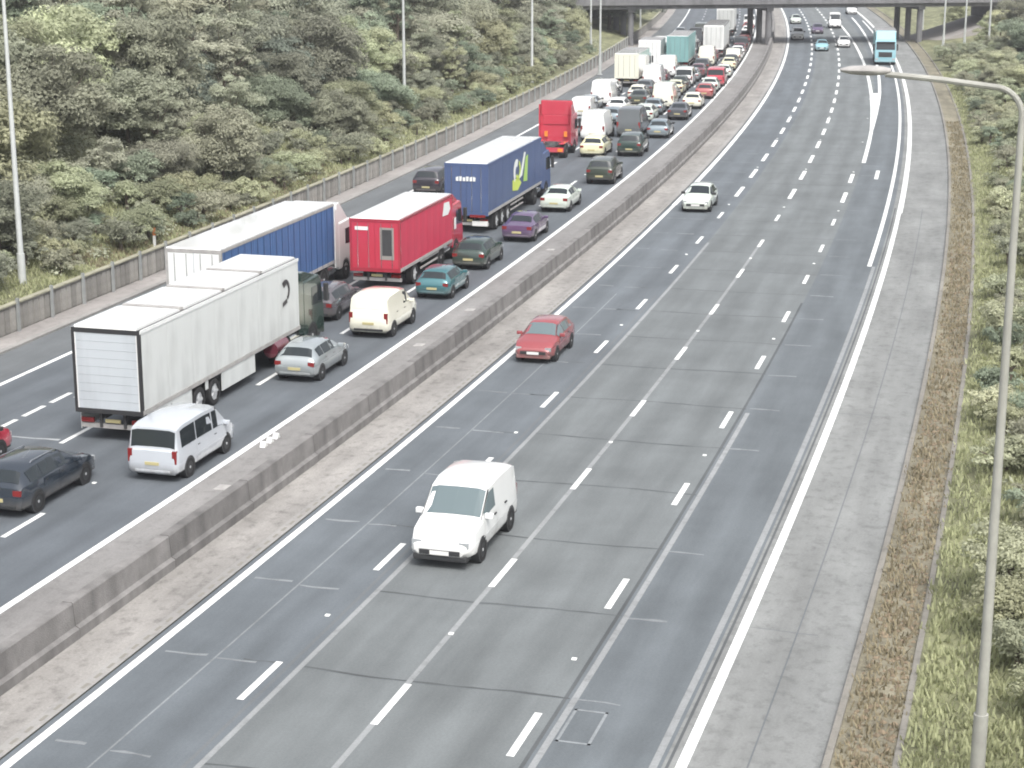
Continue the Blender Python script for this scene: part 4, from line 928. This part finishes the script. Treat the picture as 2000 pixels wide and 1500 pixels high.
# ---- the dense queue further on
far_l = [
 ('estate', 'estate_car', 'long cream estate car just right of the tall red lorry cab', 'car', 139.5, -9.3, 'paint_yellow_cream', 1),
 ('suv', 'off_road_car', 'dark green car by the barrier, first ahead of the olive one', 'car', 140.6, -6.65, 'paint_dark_green', 1),
 ('bigvan', 'panel_van', 'white panel van right of the tall red lorry\'s front', 'van', 149.0, -10.9, W_, 1),
 ('bigvan', 'panel_van', 'grey panel van amid the queue beside the blue grey hatchback', 'van', 152.5, -8.55, 'paint_grey', 1),
 ('hatch', 'hatchback', 'blue grey hatchback by the barrier, ahead of the dark green car', 'car', 152.6, -6.2, 'paint_blue_grey', 1),
 ('saloon', 'saloon_car', 'dark grey saloon by the barrier where the road bends', 'car', 166.5, -6.3, 'paint_dark_grey', 1),
 ('van', 'panel_van', 'small white van in the nearside lane ahead of the tall red lorry', 'van', 166.5, -14.9, W_, 1),
 ('hatch', 'hatchback', 'pale blue car ahead of the white van in the middle lanes', 'car', 161.5, -11.5, 'paint_blue_grey', 1),
 ('estate', 'estate_car', 'white estate car in the middle of the queue ahead of the grey van', 'car', 164.0, -9.0, 'paint_pale_green', 1),
 ('bigvan', 'panel_van', 'tall white van at the left side of the queue', 'van', 177.5, -14.8, W_, 1),
 ('bigvan', 'panel_van', 'cream white box shaped van in the middle of the bend', 'van', 175.5, -8.7, 'paint_cream', 1),
 ('saloon', 'saloon_car', 'brown grey saloon left of the cream box shaped van', 'car', 178.0, -11.4, 'paint_olive', 1),
 ('hatch', 'hatchback', 'red hatchback by the barrier, nearer of the two red ones on the bend', 'car', 186.5, -5.9, 'paint_dull_red', 1),
 ('mpv', 'people_carrier', 'bright red people carrier by the barrier on the bend', 'minibus', 200.0, -5.9, 'paint_lorry_red', 1),
 ('saloon', 'saloon_car', 'cream saloon in the second lane before the bend tightens', 'car', 189.5, -9.2, 'paint_yellow_cream', 1),
 ('estate', 'estate_car', 'grey estate car left of the cream saloon on the bend', 'car', 189.0, -12.2, 'paint_grey', 1),
 ('hatch', 'hatchback', 'white hatchback in the nearside lane behind the white box lorry', 'car', 188.5, -15.6, W_, 1),
 ('mpv', 'people_carrier', 'white people carrier in the second lane behind the pale trailer', 'minibus', 199.5, -9.2, W_, 1),
 ('saloon', 'saloon_car', 'wine red saloon between the white people carrier and the pale trailer', 'car', 211.0, -8.8, 'paint_wine', 1),
 ('hatch', 'hatchback', 'pale hatchback by the barrier ahead of the red people carrier', 'car', 211.0, -5.9, 'paint_pale_green', 1),
 ('saloon', 'saloon_car', 'cream saloon by the barrier on the far bend', 'car', 221.0, -6.0, 'paint_yellow_cream', 1),
 ('van', 'panel_van', 'small cream van by the barrier, fourth before the bridge', 'van', 231.0, -6.0, 'paint_cream', 1),
 ('hatch', 'hatchback', 'white hatchback by the barrier beside the pale trailer', 'car', 241.5, -6.0, W_, 1),
 ('mpv', 'people_carrier', 'dark grey people carrier by the barrier near the bridge', 'minibus', 252.0, -6.0, 'paint_dark_grey', 1),
 ('saloon', 'saloon_car', 'pink red saloon by the barrier under the bridge\'s near edge', 'car', 263.0, -6.0, 'paint_dull_red', 1),
 ('bigvan', 'panel_van', 'white van in the nearside lane just before the bridge', 'van', 243.5, -15.9, W_, 1),
 ('saloon', 'saloon_car', 'silver saloon in the nearside lane under the bridge', 'car', 262.0, -15.9, 'paint_silver', 0),
 ('hatch', 'hatchback', 'wine red hatchback under the bridge by the barrier', 'car', 274.0, -6.1, 'paint_wine', 0),
 ('estate', 'estate_car', 'white estate car beyond the bridge by the barrier', 'car', 285.0, -6.1, W_, 0),
 ('hatch', 'hatchback', 'dull red hatchback beyond the bridge, second by the barrier', 'car', 296.0, -6.2, 'paint_dull_red', 0),
 ('mpv', 'people_carrier', 'white people carrier far beyond the bridge by the barrier', 'minibus', 308.0, -6.2, W_, 0),
 ('bigvan', 'panel_van', 'white van beyond the bridge in the second lane', 'van', 268.0, -9.4, W_, 0),
 ('bigvan', 'panel_van', 'dark van beyond the bridge in the third lane', 'van', 262.0, -12.6, 'paint_dark_grey', 0),
 ('bigvan', 'panel_van', 'pale green van beyond the bridge in the third lane', 'van', 276.0, -12.6, 'paint_pale_green', 0),
 ('saloon', 'saloon_car', 'silver saloon beyond the bridge in the nearside lane', 'car', 280.0, -15.9, 'paint_silver', 0)]
far_l += [
 ('saloon', 'saloon_car', 'silver saloon in the third lane, squeezed ahead of the red lorry cab', 'car', 152.5, -13.3, 'paint_silver', 1),
 ('estate', 'estate_car', 'white estate car in the third lane behind the brown grey saloon', 'car', 169.5, -12.2, W_, 1),
 ('hatch', 'hatchback', 'cream hatchback by the barrier between the dark grey saloon and the red hatchback', 'car', 176.5, -6.1, 'paint_cream', 1),
 ('hatch', 'hatchback', 'pale green hatchback by the barrier between the two red cars', 'car', 193.5, -6.0, 'paint_pale_green', 1),
 ('bigvan', 'panel_van', 'white van in the third lane right of the cream box lorry\'s rear', 'van', 196.0, -12.2, W_, 1),
 ('hatch', 'hatchback', 'wine red hatchback in the third lane right of the cream box lorry\'s side', 'car', 203.5, -12.2, 'paint_wine', 1),
 ('bigvan', 'panel_van', 'white van in the third lane right behind the teal lorry', 'van', 210.0, -12.1, W_, 1),
 ('estate', 'estate_car', 'dark grey estate car in the second lane right of the teal lorry\'s rear', 'car', 218.5, -8.9, 'paint_dark_grey', 1),
 ('bigvan', 'panel_van', 'cream van in the second lane right of the teal lorry\'s middle', 'van', 226.0, -8.9, 'paint_cream', 1),
 ('saloon', 'saloon_car', 'pink red saloon in the second lane right behind the pale trailer', 'car', 234.8, -8.9, 'paint_dull_red', 1),
 ('bigvan', 'panel_van', 'pale van in the third lane just ahead of the teal lorry', 'van', 237.5, -12.4, 'paint_pale_green', 1),
 ('bigvan', 'panel_van', 'white van in the third lane left of the pale trailer\'s front', 'van', 246.0, -12.5, W_, 1),
 ('mpv', 'people_carrier', 'silver people carrier in the nearside lane ahead of the short white lorry', 'minibus', 230.5, -15.6, 'paint_silver', 1),
 ('saloon', 'saloon_car', 'white saloon in the nearside lane, second before the bridge', 'car', 237.2, -15.8, W_, 1),
 ('saloon', 'saloon_car', 'dark grey saloon in the nearside lane right before the bridge', 'car', 252.0, -15.9, 'paint_dark_grey', 1),
 ('saloon', 'saloon_car', 'white saloon in the third lane right under the bridge edge', 'car', 254.5, -12.5, W_, 1)]
far_l += [
 ('hatch', 'hatchback', 'dark grey hatchback by the barrier between the cream saloon and the small cream van', 'car', 226.2, -6.0, 'paint_dark_grey', 1),
 ('hatch', 'hatchback', 'white hatchback by the barrier just ahead of the small cream van', 'car', 236.3, -6.0, W_, 1),
 ('hatch', 'hatchback', 'wine red hatchback by the barrier behind the dark grey people carrier', 'car', 246.8, -6.0, 'paint_wine', 1),
 ('hatch', 'hatchback', 'pale green hatchback by the barrier ahead of the dark grey people carrier', 'car', 257.6, -6.0, 'paint_pale_green', 1),
 ('hatch', 'hatchback', 'blue grey hatchback in the second lane behind the cream box shaped van', 'car', 170.2, -9.0, 'paint_blue_grey', 1),
 ('hatch', 'hatchback', 'white hatchback in the second lane ahead of the cream box shaped van', 'car', 183.6, -9.1, W_, 1),
 ('hatch', 'hatchback', 'dark olive hatchback in the second lane ahead of the cream saloon', 'car', 194.7, -9.2, 'paint_olive', 1),
 ('hatch', 'hatchback', 'silver hatchback in the second lane ahead of the white people carrier', 'car', 205.4, -9.0, 'paint_silver', 1),
 ('hatch', 'hatchback', 'cream hatchback in the third lane ahead of the brown grey saloon', 'car', 183.4, -12.2, 'paint_cream', 1),
 ('hatch', 'hatchback', 'silver hatchback in the nearside lane behind the tall white van', 'car', 172.2, -15.2, 'paint_silver', 1),
 ('hatch', 'hatchback', 'dark grey hatchback in the nearside lane ahead of the tall white van', 'car', 183.8, -15.2, 'paint_dark_grey', 1)]
for k, n, l, c, s_, q_, p_, d_ in far_l: car(k, n, l, c, QL, s_, q_, p_, detail=d_)
rigid('box_lorry', 'cream white box lorry in the nearside lane below the bridge', 'lorry', QL, 197.5, -15.0, 9.5, 3.5, 'paint_cream', 'paint_white', W_, doors='paint_cream', frame='paint_cream', npan=5)
rigid('box_lorry', 'teal sheeted lorry with a pale roof in the third lane before the bridge', 'lorry', QL, 221.0, -11.9, 10.5, 3.9, 'teal_sheet', 'paint_white', 'paint_white', doors='teal_sheet', frame='teal_sheet', npan=5)
rigid('box_lorry', 'short white lorry between the cream box lorry and the teal one', 'lorry', QL, 217.5, -15.0 + 0.2, 6.0, 3.6, 'paint_white', 'paint_white', W_, npan=4, frame='paint_white')
artic('articulated_lorry', 'articulated lorry with a pale white trailer, in the second lane just before the bridge', 'lorry', QL, 241.0, -9.0, 13.6, 4.0, 'trailer_white', 'paint_white', W_, npan=7, frame='paint_white', doors='trailer_white')
artic('articulated_lorry', 'articulated lorry with a white trailer, half under the bridge in the second lane', 'lorry', QL, 284.0, -9.4, 13.6, 4.0, 'trailer_white', 'paint_white', W_, npan=5, frame='paint_white', doors='trailer_white')
# ---- oncoming carriageway
car('van', 'panel_van', 'small plain white panel van driving towards the camera in the foreground', 'van', QR, 51.4, 5.0, W_, oncoming=True, glass='glass_pale_sheen', detail=2, sc=1.06)
car('hatch', 'hatchback', 'maroon hatchback driving towards the camera beside the central reserve', 'car', QR, 75.2, 1.3, 'paint_maroon', oncoming=True, glass='glass_pale_sheen', detail=2, sc=.95)
car('hatch', 'hatchback', 'white hatchback in the outer lane beyond the maroon one', 'car', QR, 115.2, 1.7, 'paint_pale_green', oncoming=True, detail=1, lit=False)
for k, n, l, c, s_, q_, p_ in [
 ('suv', 'off_road_car', 'white car with a dark windscreen in the outer lane by the bridge', 'car', 277, 1.3, W_),
 ('saloon', 'saloon_car', 'purple grey saloon behind the teal one near the bridge', 'car', 292, 4.4, 'paint_purple'),
 ('saloon', 'saloon_car', 'aqua saloon coming towards the camera in the second lane', 'car', 254.5, 4.6, 'paint_aqua'),
 ('saloon', 'saloon_car', 'white saloon coming towards the camera in the third lane', 'car', 262, 7.6, W_),
 ('bigvan', 'panel_van', 'white van coming out from under the bridge in the third lane', 'van', 306, 7.4, W_),
 ('hatch', 'hatchback', 'pale hatchback under the bridge in the outer lane', 'car', 318, 1.4, 'paint_pale_green'),
 ('suv', 'off_road_car', 'white car far beyond the bridge in the nearside lane', 'car', 350, 12.2, W_)]:
    car(k, n, l, c, QR, s_, q_, p_, oncoming=True, detail=1)
rigid('box_lorry', 'lorry with an aqua cab coming towards the camera in the nearside lane', 'lorry', QR, 232.5, 12.15, 7.5, 3.9, 'teal_sheet', 'paint_white', 'paint_aqua', oncoming=True, lit=False, cabH=4.0)

# ------------------------------------------------------------------ thin haze in the air
def make_haze():
    o = MB().box(-1100, 1100, -320, 1150, -2.5, 62).build('haze', mat('haze_dummy', (1, 1, 1)))
    m = bpy.data.materials.new('haze_air'); m.use_nodes = True; t = m.node_tree; t.nodes.clear()
    v = t.nodes.new('ShaderNodeVolumePrincipled'); v.inputs['Color'].default_value = (0.93, 0.95, 1.0, 1); v.inputs['Density'].default_value = 0.0003; v.inputs['Anisotropy'].default_value = 0.1
    out = t.nodes.new('ShaderNodeOutputMaterial'); t.links.new(v.outputs[0], out.inputs['Volume'])
    o.data.materials.clear(); o.data.materials.append(m); tag(o, 'thin pale haze over the whole motorway', 'haze', kind='stuff')
make_haze()
